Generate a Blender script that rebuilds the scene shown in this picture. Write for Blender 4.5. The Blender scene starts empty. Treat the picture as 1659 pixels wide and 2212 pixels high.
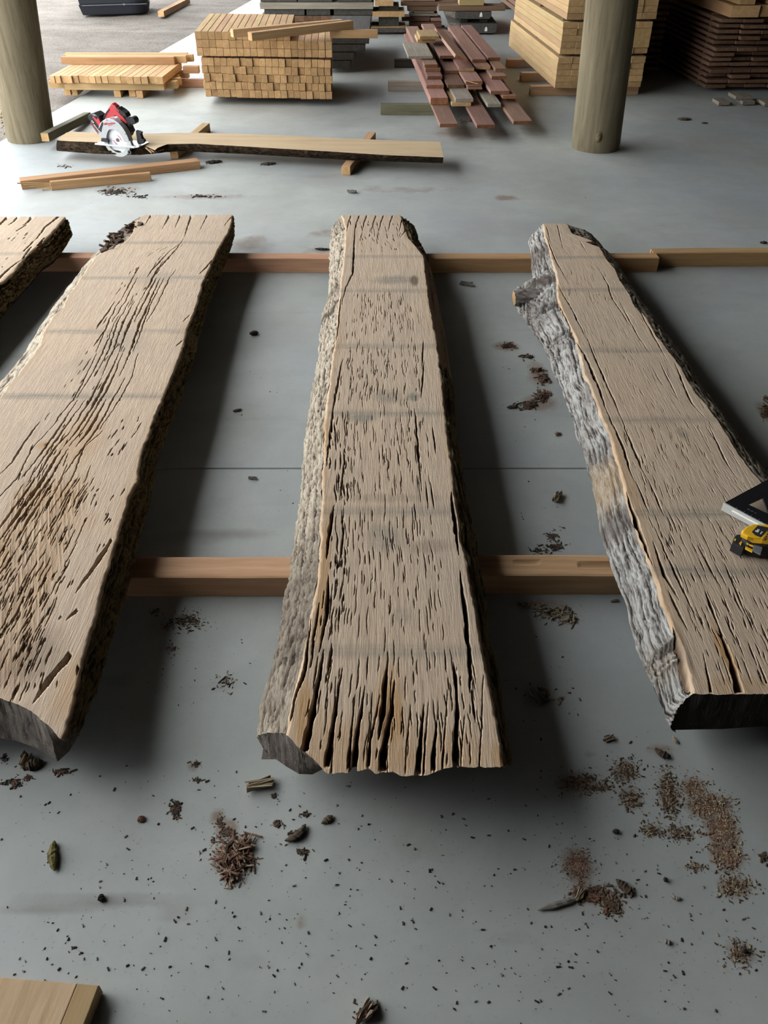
import bpy, bmesh, math, random
import numpy as np
from mathutils import Vector, Matrix, Euler

# ------------------------------------------------------------------ camera, sky, exposure
SC = bpy.context.scene
COL = SC.collection
FPX, HC, CX, CY = 1720.0, 1.40, 829.5, 1106.0          # focal length in pixels (1659x2212), eye height
TH = math.atan(1388 / FPX)                            # downward pitch
cam_d = bpy.data.cameras.new('camera'); cam = bpy.data.objects.new('camera', cam_d); COL.objects.link(cam)
cam.location = (0, 0, HC); cam.rotation_euler = (math.pi/2 - TH, 0, 0)
cam_d.sensor_fit = 'VERTICAL'; cam_d.sensor_height = 24.0; cam_d.lens = FPX * 24.0 / 2212
cam_d.clip_start = 0.02; cam_d.clip_end = 200
SC.camera = cam
SC.view_settings.view_transform = 'Standard'; SC.view_settings.look = 'None'
SC.view_settings.gamma = 1.0; SC.view_settings.use_curve_mapping = False
SC.view_settings.exposure = 0.0
W = bpy.data.worlds.new('overcast_sky'); SC.world = W; W.use_nodes = True
bg = W.node_tree.nodes['Background']
bg.inputs[0].default_value = (0.94, 0.975, 0.99, 1); bg.inputs[1].default_value = 7.8

R_ = random.Random(7); RN = np.random.default_rng(11)
C_, S_ = math.cos(TH), math.sin(TH)
def at(x, y, z=0.0):                                   # where the sight line of photo pixel (x, y) meets height z
    u = (x-CX)/FPX; v = (y-CY)/FPX
    t = (z-HC)/(-S_ - v*C_)
    return Vector((u*t, (C_-v*S_)*t, z))
def atY(x, y, Y):                                      # ... or the vertical plane at distance Y
    u = (x-CX)/FPX; v = (y-CY)/FPX
    t = Y/(C_-v*S_)
    return Vector((u*t, Y, HC+(-S_-v*C_)*t))

# ------------------------------------------------------------------ object helpers
def tag(o, label=None, cat=None, group=None, kind=None):
    if label: o['label'] = label
    if cat: o['category'] = cat
    if group: o['group'] = group
    if kind: o['kind'] = kind
    elif cat: o['kind'] = 'thing'
    return o
def link(name, me, parent=None, loc=None, rot=None):
    o = bpy.data.objects.new(name, me); COL.objects.link(o)
    if parent: o.parent = parent
    if loc is not None: o.location = loc
    if rot is not None: o.rotation_euler = rot
    return o
def empty(name, loc, rot=(0,0,0)):
    o = link(name, None, None, loc, rot); o.empty_display_size = 0.05
    return o
def mesh_np(name, V, Q, mats, mi=None, smooth=True, attr=None):
    V = np.asarray(V, np.float32).reshape(-1,3); Q = np.asarray(Q, np.int32)
    me = bpy.data.meshes.new(name); k = Q.shape[1]
    me.vertices.add(len(V)); me.vertices.foreach_set('co', V.ravel())
    me.loops.add(Q.size); me.loops.foreach_set('vertex_index', Q.ravel())
    me.polygons.add(len(Q)); me.polygons.foreach_set('loop_start', np.arange(0, Q.size, k, dtype=np.int32))
    for m in (mats if isinstance(mats, (list,tuple)) else [mats]): me.materials.append(m)
    if mi is not None: me.polygons.foreach_set('material_index', np.asarray(mi, np.int32))
    me.polygons.foreach_set('use_smooth', np.full(len(Q), smooth))
    if attr is not None:
        for an, A in attr.items():
            a = me.color_attributes.new(an, 'FLOAT_COLOR', 'POINT')
            a.data.foreach_set('color', np.asarray(A, np.float32).ravel())
    me.update(calc_edges=True); me.validate()
    return me
def grid_q(nr, nc, off=0, flip=False):
    i, j = np.meshgrid(np.arange(nr-1), np.arange(nc-1), indexing='ij')
    a = (i*nc+j).ravel()+off
    q = np.stack([a, a+1, a+nc+1, a+nc], 1)
    return q[:, ::-1] if flip else q
def bm_mesh(name, bm, mats, smooth=False):
    me = bpy.data.meshes.new(name); bmesh.ops.recalc_face_normals(bm, faces=bm.faces); bm.to_mesh(me); bm.free()
    for m in (mats if isinstance(mats, (list,tuple)) else [mats]): me.materials.append(m)
    if smooth:
        for p in me.polygons: p.use_smooth = True
    return me
def bm_box(bm, c, d, rot=None, bev=0.0, mi=0):
    M = Matrix.Translation(Vector(c))
    if rot is not None: M = M @ Euler(rot).to_matrix().to_4x4()
    M = M @ Matrix.Diagonal((d[0], d[1], d[2], 1))
    n0 = len(bm.faces)
    vs = bmesh.ops.create_cube(bm, size=1, matrix=M)['verts']
    if bev > 0:
        es = list({e for v in vs for e in v.link_edges})
        bmesh.ops.bevel(bm, geom=es, offset=bev, segments=1, affect='EDGES', profile=0.5)
    bm.faces.ensure_lookup_table()
    for f in bm.faces[n0:]: f.material_index = mi
def bm_prism(bm, pts, axis_from, axis_to, frame=None, mi=0, bev=0):   # outline pts (a,b) extruded between two depths; frame maps (a,b,d)
    fr = frame or (lambda a,b,d: (a,d,b))
    v0 = [bm.verts.new(fr(a,b,axis_from)) for a,b in pts]; v1 = [bm.verts.new(fr(a,b,axis_to)) for a,b in pts]
    fs = [bm.faces.new(v0), bm.faces.new(v1[::-1])]
    n = len(pts)
    for i in range(n): fs.append(bm.faces.new((v0[i], v0[(i+1)%n], v1[(i+1)%n], v1[i])))
    for f in fs: f.material_index = mi
    if bev > 0:
        es = list({e for f in fs[:2] for e in f.edges})
        bmesh.ops.bevel(bm, geom=es, offset=bev, segments=2, affect='EDGES', profile=0.5)

TAB = RN.random((256,256))
def vn(x, y, s=0):                                     # value noise 0..1
    x = np.asarray(x, float)+s*17.31; y = np.asarray(y, float)+s*9.77
    xi = np.floor(x).astype(int); yi = np.floor(y).astype(int); fx = x-xi; fy = y-yi
    fx = fx*fx*(3-2*fx); fy = fy*fy*(3-2*fy)
    a = TAB[xi%256, yi%256]; b = TAB[(xi+1)%256, yi%256]; c = TAB[xi%256, (yi+1)%256]; d = TAB[(xi+1)%256, (yi+1)%256]
    return (a*(1-fx)+b*fx)*(1-fy)+(c*(1-fx)+d*fx)*fy
def fb(x, y, s=0, o=4):
    t = 0; a = .5; n = 0
    for k in range(o):
        t = t+a*vn(x*2**k, y*2**k, s+k*3); n += a; a *= .5
    return t/n

ORD = 'first second third fourth fifth sixth seventh eighth ninth tenth eleventh twelfth thirteenth fourteenth fifteenth sixteenth seventeenth eighteenth nineteenth twentieth'.split()

# ------------------------------------------------------------------ materials
def nm(name, rough=.8, spec=.3):
    m = bpy.data.materials.new(name); m.use_nodes = True
    nt = m.node_tree; b = nt.nodes['Principled BSDF']
    b.inputs['Roughness'].default_value = rough; b.inputs['Specular IOR Level'].default_value = spec
    return m, nt, b
class NG:
    def __init__(s, nt): s.nt = nt
    def n(s, t, **kw):
        nd = s.nt.nodes.new(t)
        for k, v in kw.items(): setattr(nd, k, v)
        return nd
    def l(s, a, b): s.nt.links.new(a, b)
    def coord(s, scale, rnd=True, obj='Object'):
        tc = s.n('ShaderNodeTexCoord'); out = tc.outputs[obj]
        if rnd:
            oi = s.n('ShaderNodeObjectInfo'); mm = s.n('ShaderNodeMath', operation='MULTIPLY'); mm.inputs[1].default_value = 37.0
            s.l(oi.outputs['Random'], mm.inputs[0]); ad = s.n('ShaderNodeVectorMath', operation='ADD')
            s.l(out, ad.inputs[0]); s.l(mm.outputs[0], ad.inputs[1]); out = ad.outputs[0]
        mp = s.n('ShaderNodeMapping'); mp.inputs['Scale'].default_value = scale; s.l(out, mp.inputs[0])
        return mp.outputs[0]
    def noise(s, vec, scale=1, detail=4, rough=.55, dist=0):
        n = s.n('ShaderNodeTexNoise'); n.inputs['Scale'].default_value = scale; n.inputs['Detail'].default_value = detail
        n.inputs['Roughness'].default_value = rough; n.inputs['Distortion'].default_value = dist
        s.l(vec, n.inputs['Vector']); return n.outputs[0]
    def ramp(s, fac, stops):
        r = s.n('ShaderNodeValToRGB'); e = r.color_ramp.elements
        while len(e) < len(stops): e.new(.5)
        for k, (p, c) in enumerate(stops):
            e[k].position = p; e[k].color = (c,c,c,1) if isinstance(c, (int,float)) else (*c, 1)
        s.l(fac, r.inputs[0]); return r.outputs[0]
    def mix(s, fac, a, b, blend='MIX'):
        m = s.n('ShaderNodeMix', data_type='RGBA', blend_type=blend)
        for v, i in ((fac,0),(a,6),(b,7)):
            if hasattr(v, 'is_linked'): s.l(v, m.inputs[i])
            else: m.inputs[i].default_value = v if i == 0 else (*v, 1)
        return m.outputs[2]
    def math(s, op, a, b=0.0, c=None, clamp=False):
        m = s.n('ShaderNodeMath', operation=op); m.use_clamp = clamp
        for v, i in ((a,0),(b,1),(c,2)):
            if v is None: continue
            if hasattr(v, 'is_linked'): s.l(v, m.inputs[i])
            else: m.inputs[i].default_value = v
        return m.outputs[0]
    def bump(s, h, b, strength=.3, dist=.01, prev=None):
        n = s.n('ShaderNodeBump'); n.inputs['Strength'].default_value = strength; n.inputs['Distance'].default_value = dist
        s.l(h, n.inputs['Height'])
        if prev is not None: s.l(prev, n.inputs['Normal'])
        s.l(n.outputs[0], b.inputs['Normal']); return n.outputs[0]
def lin(r, g, b):
    f = lambda c: (c/255/12.92) if c <= 10 else ((c/255+.055)/1.055)**2.4
    return (f(r), f(g), f(b))

def sawn(name, c1, c2, var=.25, along=(3,45,45), bs=.35, blotch=.35, blotchc=None):   # sawn timber, grain along local X
    m, nt, b = nm(name, .85, .2); g = NG(nt)
    v = g.coord(along); n1 = g.noise(v, 1, 6, .65, .3)
    col = g.ramp(n1, [(.3, c2), (.7, c1)])
    n2 = g.noise(g.coord((2.5,6,6)), 1, 3)
    bl = blotchc or tuple(x*.72 for x in c2)
    col = g.mix(g.math('MULTIPLY', g.ramp(n2, [(.48,0.0),(.75,1.0)]), blotch), col, bl)
    oi = g.n('ShaderNodeObjectInfo'); hv = g.n('ShaderNodeHueSaturation')
    g.l(g.math('MULTIPLY_ADD', oi.outputs['Random'], var, 1-var/2), hv.inputs['Value'])
    g.l(g.math('MULTIPLY_ADD', g.math('FRACT', g.math('MULTIPLY', oi.outputs['Random'], 7.3)), .025, .4875), hv.inputs['Hue'])
    g.l(col, hv.inputs['Color']); g.l(hv.outputs[0], b.inputs['Base Color'])
    g.bump(n1, b, bs, .003)
    return m
def endgrain(name, c1, c2, var=.35):
    m, nt, b = nm(name, .9, .15); g = NG(nt)
    n1 = g.noise(g.coord((30,30,30)), 1, 5, .6, .6)
    col = g.ramp(n1, [(.3, c2), (.7, c1)])
    oi = g.n('ShaderNodeObjectInfo'); hv = g.n('ShaderNodeHueSaturation')
    g.l(g.math('MULTIPLY_ADD', oi.outputs['Random'], var, 1-var/2), hv.inputs['Value']); g.l(col, hv.inputs['Color'])
    g.l(hv.outputs[0], b.inputs['Base Color']); g.bump(n1, b, .3, .002)
    return m
def plain(name, c, rough=.5, metal=0, spec=.5, noise=0):
    m, nt, b = nm(name, rough, spec); b.inputs['Metallic'].default_value = metal
    g = NG(nt); n1 = g.noise(g.coord((60,60,60)), 1, 3)
    g.l(g.mix(g.ramp(n1, [(.35,0.0),(.7,1.0)]), tuple(x*(1-noise) for x in c), c), b.inputs['Base Color'])
    return m

M_pale  = sawn('pale_sawn_timber', (.50,.33,.175), (.36,.22,.105))
M_palee = endgrain('pale_timber_end', (.50,.32,.16), (.36,.21,.095))
M_skid  = sawn('skid_timber', (.50,.31,.185), (.34,.185,.10), .12)
M_skide = endgrain('skid_end', (.36,.21,.11), (.22,.12,.06))
M_tan   = sawn('tan_timber', (.42,.265,.13), (.28,.16,.07), .15)
M_red   = sawn('red_board', (.305,.178,.137), (.21,.112,.084), .5)
M_rede  = endgrain('red_board_end', (.24,.105,.05), (.13,.055,.03), .6)
M_yel   = sawn('yellow_board', (.41,.285,.15), (.33,.215,.10), .25)
M_yele  = endgrain('yellow_board_end', (.40,.265,.13), (.29,.17,.075), .3)
M_greyb = sawn('weathered_grey_board', (.30,.26,.21), (.19,.16,.125), .3)
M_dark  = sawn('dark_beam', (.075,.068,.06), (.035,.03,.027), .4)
M_darkp = endgrain('dark_painted_end', (.085,.08,.07), (.05,.046,.04), .3)
M_brn   = sawn('brown_board', (.20,.115,.075), (.12,.065,.042), .5)
M_brne  = endgrain('brown_board_end', (.18,.10,.06), (.09,.05,.03), .6)
M_green = sawn('mossy_bearer', (.17,.16,.10), (.09,.085,.05), .2)

def slab_top_mat():
    m, nt, b = nm('weathered_slab_face', .88, .15); g = NG(nt)
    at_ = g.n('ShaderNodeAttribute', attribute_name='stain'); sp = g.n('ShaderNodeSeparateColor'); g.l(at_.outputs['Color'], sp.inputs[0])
    n1 = g.noise(g.coord((120,7,30)), 1, 6, .7, .25)
    n2 = g.noise(g.coord((5,2.2,5)), 1, 4)
    n3 = g.noise(g.coord((300,22,60)), 1, 3, .6)
    col = g.ramp(n1, [(.25, (.33,.245,.18)), (.5, (.45,.342,.247)), (.78, (.53,.418,.31))])
    col = g.mix(g.math('MULTIPLY', g.ramp(n2, [(.4,0.0),(.7,1.0)]), .45), col, (.37,.30,.24))
    col = g.mix(g.ramp(n3, [(.2,.75),(.38,0.0)]), col, (.14,.08,.045))
    sn = g.math('MULTIPLY', sp.outputs[0], g.ramp(g.noise(g.coord((9,140,20)), 1, 4), [(.2,.35),(.7,1.0)]))
    col = g.mix(sn, col, (.15,.15,.13))
    gn = g.math('MULTIPLY', sp.outputs[1], g.ramp(n1, [(.25,.55),(.7,1.0)]))
    col = g.mix(gn, col, (.36,.20,.075))
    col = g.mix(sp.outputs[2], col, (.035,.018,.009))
    g.l(col, b.inputs['Base Color'])
    wv = g.n('ShaderNodeTexWave', bands_direction='Y'); wv.inputs['Scale'].default_value = 80; wv.inputs['Distortion'].default_value = 7; wv.inputs['Detail'].default_value = 3
    g.l(g.coord((.12,1,1)), wv.inputs['Vector'])
    p = g.bump(wv.outputs[0], b, .06, .002)
    g.bump(g.math('ADD', n1, n3), b, .45, .003, p)
    return m
def bark_mat(name, cr, mid, hi, rust=.3):
    m, nt, b = nm(name, .95, .1); g = NG(nt)
    at_ = g.n('ShaderNodeAttribute', attribute_name='ridge'); sp = g.n('ShaderNodeSeparateColor'); g.l(at_.outputs['Color'], sp.inputs[0])
    n1 = g.noise(g.coord((330,42,300)), 1, 5, .7, .7)
    n2 = g.noise(g.coord((14,7,14)), 1, 4)
    h = g.math('ADD', sp.outputs[0], g.math('MULTIPLY_ADD', n1, .9, -.45))
    col = g.ramp(h, [(.18, cr), (.42, mid), (.72, hi)])
    col = g.mix(g.math('MULTIPLY', g.ramp(n2, [(.5,0.0),(.68,1.0)]), rust), col, (.085,.05,.032))
    col = g.mix(sp.outputs[1], col, (.075,.055,.045))
    col = g.mix(g.math('MULTIPLY', sp.outputs[2], .75), col, (.34,.24,.14))
    g.l(col, b.inputs['Base Color']); g.bump(n1, b, .8, .006)
    return m
M_top = slab_top_mat()
M_bgrey = bark_mat('grey_lichen_bark', (.03,.024,.022), (.19,.175,.16), (.43,.415,.39), .45)
M_btan  = bark_mat('tan_fibrous_bark', (.04,.028,.02), (.25,.205,.155), (.50,.43,.335), .25)
M_bdark = bark_mat('dark_mossy_bark', (.010,.006,.004), (.05,.033,.018), (.20,.15,.07), .35)
M_bside = bark_mat('sawn_slab_side', (.16,.10,.06), (.30,.20,.13), (.38,.27,.18), .1)
def end_mat(name, c1, c2, sc=(40,40,14), spk=.5):
    m, nt, b = nm(name, .9, .15); g = NG(nt)
    n1 = g.noise(g.coord(sc), 1, 5, .65, .8); n2 = g.noise(g.coord((220,220,220)), 1, 2)
    col = g.ramp(n1, [(.3, c2), (.7, c1)])
    col = g.mix(g.math('MULTIPLY', g.ramp(n2, [(.62,0.0),(.74,1.0)]), spk), col, tuple(min(1, x*2.6) for x in c1))
    g.l(col, b.inputs['Base Color']); g.bump(n1, b, .8, .005)
    return m
M_egrey = end_mat('weathered_sawn_end', (.16,.135,.115), (.055,.045,.04))
M_eblk  = end_mat('blackened_end', (.040,.036,.032), (.016,.014,.012), spk=.7)

def concrete():
    m, nt, b = nm('floor_concrete', .62, .35); g = NG(nt)
    at_ = g.n('ShaderNodeAttribute', attribute_name='dust'); sp = g.n('ShaderNodeSeparateColor'); g.l(at_.outputs['Color'], sp.inputs[0])
    v = g.coord((1,1,1), False)
    n1 = g.noise(v, 1.6, 6, .6, .3); n2 = g.noise(v, 9, 5, .65); n3 = g.noise(v, 70, 4, .7); n4 = g.noise(v, .7, 3)
    n5 = g.noise(g.coord((.8,7,1), False), 1, 5, .6, .4)
    col = g.ramp(n1, [(.28, (.27,.28,.262)), (.52, (.345,.357,.338)), (.78, (.425,.432,.41))])
    col = g.mix(g.math('MULTIPLY', g.ramp(n2, [(.45,0.0),(.75,1.0)]), .35), col, (.27,.28,.265))
    col = g.mix(g.math('MULTIPLY', g.ramp(n4, [(.45,0.0),(.65,1.0)]), .55), col, (.265,.29,.32))
    n6 = g.noise(g.coord((1.3,1.3,1), False), 1.1, 4, .55, .5)
    col = g.mix(g.math('MULTIPLY', g.ramp(n6, [(.5,0.0),(.72,1.0)]), .5), col, (.30,.275,.24))
    col = g.mix(g.math('MULTIPLY', g.ramp(n5, [(.6,0.0),(.8,1.0)]), .35), col, (.23,.222,.205))
    col = g.mix(g.math('MULTIPLY', g.ramp(n3, [(.3,.5),(.42,0.0)]), .5), col, (.20,.20,.19))
    # dust films (R brown sawdust, G grime, B pale dust) broken up by fine noise
    br = g.math('MULTIPLY', g.ramp(g.math('ADD', sp.outputs[0], g.math('MULTIPLY_ADD', n2, .7, -.35)), [(.30,0.0),(.62,1.0)]), g.ramp(n3, [(.3,.55),(.6,1.0)]))
    col = g.mix(g.math('MULTIPLY', br, .8), col, (.17,.10,.062))
    gr = g.ramp(g.math('ADD', sp.outputs[1], g.math('MULTIPLY_ADD', n2, .6, -.3)), [(.2,0.0),(.8,1.0)])
    col = g.mix(g.math('MULTIPLY', gr, .6), col, (.15,.135,.125))
    g.l(col, b.inputs['Base Color'])
    g.l(g.math('MULTIPLY_ADD', n2, .25, .48), b.inputs['Roughness'])
    g.bump(g.math('ADD', n3, n2), b, .08, .004)
    return m
M_conc = concrete()
def gravel():
    m, nt, b = nm('yard_gravel', .95, .1); g = NG(nt); v = g.coord((1,1,1), False)
    n1 = g.noise(v, 2, 5, .65); n2 = g.noise(v, 40, 4, .7); n3 = g.noise(g.coord((.5,3,1), False), 1, 4)
    col = g.ramp(n1, [(.3,(.125,.107,.092)),(.7,(.195,.176,.157))])
    col = g.mix(g.math('MULTIPLY', g.ramp(n3, [(.45,0.0),(.75,1.0)]), .6), col, (.27,.248,.23))
    col = g.mix(g.math('MULTIPLY', g.ramp(n2, [(.3,1.0),(.48,0.0)]), .75), col, (.06,.046,.035))
    g.l(col, b.inputs['Base Color']); g.bump(n2, b, .8, .02)
    return m
M_grav = gravel()
M_shed = plain('dark_shed_lining', (.055,.05,.045), .9, 0, .1, .3)
M_post = None
def post_mat():
    m, nt, b = nm('treated_pole', .9, .15); g = NG(nt)
    n1 = g.noise(g.coord((30,30,2.2)), 1, 6, .7, .4); n2 = g.noise(g.coord((6,6,2)), 1, 4); n3 = g.noise(g.coord((90,90,9)), 1, 4, .7)
    col = g.ramp(n1, [(.25,(.085,.066,.04)),(.5,(.16,.132,.085)),(.75,(.22,.185,.125))])
    col = g.mix(g.math('MULTIPLY', g.ramp(n2, [(.45,0.0),(.7,1.0)]), .6), col, (.115,.095,.055))
    col = g.mix(g.ramp(n3, [(.22,.8),(.34,0.0)]), col, (.05,.04,.028))
    g.l(col, b.inputs['Base Color']); g.bump(n1, b, .35, .006)
    return m
M_post = post_mat()

# ------------------------------------------------------------------ setting
EDGE = lambda Y: -2.50 + .098*(np.asarray(Y, float)-6.0)      # left edge of the concrete
def build_floor():
    xs = np.concatenate([np.linspace(0,1,6)[:-1]*.0-9, np.arange(-1.95,2.3,.013), np.arange(2.35,7.4,.2)])
    ys = np.concatenate([np.arange(-3,.3,.2), np.arange(.3,4.1,.013), np.arange(4.1,8,.03), np.arange(8,18.2,.2)])
    JY = [at(829,1012).y, at(1460,345).y]                      # two sawn joints across, one along
    for jy in JY[:1]:
        ys = np.sort(np.concatenate([ys[np.abs(ys-jy) > .006], [jy-.0042, jy-.0012, jy+.0012, jy+.0042]]))
    X, Y = np.meshgrid(xs, ys)
    e = EDGE(Y)
    for k in range(5): X[:,k] = e[:,k] + (-1.95-e[:,k])*k/5
    X = np.maximum(X, e+1e-4*np.arange(X.shape[1])[None])
    Z = np.zeros_like(X)
    for jy in JY[:1]: Z[np.abs(Y-jy) < .002] = -.006
    D = np.zeros(X.shape+(4,)); D[...,3] = 1
    def blob(x, y, rx, ry, a, ch=0, rot=0.0):
        c = at(x,y); s = at(x+1,y).x-c.x; dy = abs(at(x,y-ry).y-c.y)
        u = (X-c.x)/(rx*s); v = (Y-c.y)/dy
        if rot: u, v = u*math.cos(rot)+v*math.sin(rot), -u*math.sin(rot)+v*math.cos(rot)
        D[...,ch] = np.maximum(D[...,ch], a*np.clip(1.25-np.sqrt(u*u+v*v), 0, 1))
    for p in BROWN: blob(*p)
    for p in GRIME: blob(*p[:5], 1, *(p[5:]))
    V = np.stack([X,Y,Z], -1)
    me = mesh_np('floor', V, grid_q(*X.shape), M_conc, attr={'dust': D}, smooth=False)
    tag(link('floor', me), kind='structure')
    bm = bmesh.new()                                           # the slab's cast edge
    e0, e1 = float(EDGE(-3)), float(EDGE(18))
    vs = [bm.verts.new(p) for p in ((e0,-3,0),(e1,18,0),(e1,18,-.12),(e0,-3,-.12))]; bm.faces.new(vs)
    tag(link('trim_1', bm_mesh('floor_edge', bm, M_conc)), kind='structure')
# (x, y, rx, ry, strength) of dusty patches on the concrete, photo pixels
BROWN = [(1530,1740,62,36,1.0,0,.5),(1560,1790,42,60,1.0),(1570,1850,46,34,1.0),(1500,1700,40,30,.8),(1445,1720,32,60,.7),(1440,1700,20,70,.6),
 (1365,1725,34,32,.75),(1350,1665,42,34,.8),(1250,1690,58,30,.72),(1290,1700,70,18,.5),(1405,1795,32,22,.75),(1470,1800,50,24,.6),(1247,1868,44,52,.85),
 (1585,1915,50,34,.8),(1600,2060,45,40,.6),(1500,1873,36,14,.6),(1275,1935,60,30,.7),(1320,1950,40,32,.8),(505,1850,44,54,.9),(490,1790,34,28,.8),
 (470,1765,22,28,.7),(140,1668,34,14,.7),(418,1655,20,18,.7),(1170,1310,90,26,.55),(640,1805,30,22,.5),(1425,1620,46,20,.6),(1275,1630,28,18,.5),(1170,1500,30,26,.5),(650,1995,20,26,.5),
 (1165,870,50,20,.85),(1165,810,34,36,.7),(1095,748,40,14,.8),(1655,890,26,30,.8),(1095,428,40,8,.7),(540,525,60,22,.6),(860,410,220,14,.42),(430,425,180,10,.5),(250,410,90,14,.55),(1020,285,110,22,.75),(905,238,70,12,.9),(460,350,40,6,.7),(700,505,70,14,.5),(690,540,60,16,.5)]
GRIME = [(480,1155,150,16,.75),(440,1165,160,20,.45),(230,1945,250,20,.75),(100,1965,160,16,.7),(380,1975,70,20,.6),(900,1830,140,60,.28),(1100,2030,120,30,.3),(540,2080,160,40,.3),
 (545,530,60,26,.7),(1180,870,60,50,.35),(1200,1690,120,60,.3),(480,1480,60,24,.45),(345,1350,40,40,.4),(1150,1510,50,40,.4),(250,1470,80,20,.3),(380,1400,60,30,.35),(1060,290,120,22,.8),(1080,262,110,20,.7),(1400,500,140,30,.2),(700,380,200,10,.35),(880,240,80,14,.6)]
build_floor()
def quad_obj(name, pts, mat, kind='structure'):
    bm = bmesh.new(); bm.faces.new([bm.verts.new(p) for p in pts]); return tag(link(name, bm_mesh(name, bm, mat)), kind=kind)
def build_yard():
    xs = np.concatenate([np.arange(-40,-7,2.0), np.arange(-7,-1.2,.06), np.arange(-1,40,2.0)]); ys = np.concatenate([np.arange(-20,4,2.0), np.arange(4,16,.06), np.arange(16,60,2.5)])
    X, Y = np.meshgrid(xs, ys); Z = -.045+.03*(fb(X*1.1,Y*1.7,2)-.5)+.02*(fb(X*9,Y*9,5)-.5)
    tag(link('ground', mesh_np('ground', np.stack([X,Y,Z],-1), grid_q(*X.shape), M_grav)), kind='structure')
build_yard()
def box_struct(name, lo, hi, mat):
    bm = bmesh.new(); bm_box(bm, [(a+b)/2 for a,b in zip(lo,hi)], [b-a for a,b in zip(lo,hi)]); return tag(link(name, bm_mesh(name, bm, mat)), kind='structure')
box_struct('ceiling', (-3.1,-3.2,3.5), (5.2,18.2,3.6), M_shed)
box_struct('wall_right', (4.9,-3.2,0), (5.0,18.2,3.5), M_shed)
box_struct('wall_near', (-3.1,-3.2,0), (4.9,-3.1,3.5), M_shed)
box_struct('wall_far', (-1.2,17.0,0), (4.9,17.1,3.5), M_shed)  # unseen end wall, widened to block skylight from the far opening
box_struct('wall_left_blocker', (-3.15,-3.1,-.1), (-3.05,0.2,3.5), M_shed)  # unseen; added to darken the near floor

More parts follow.
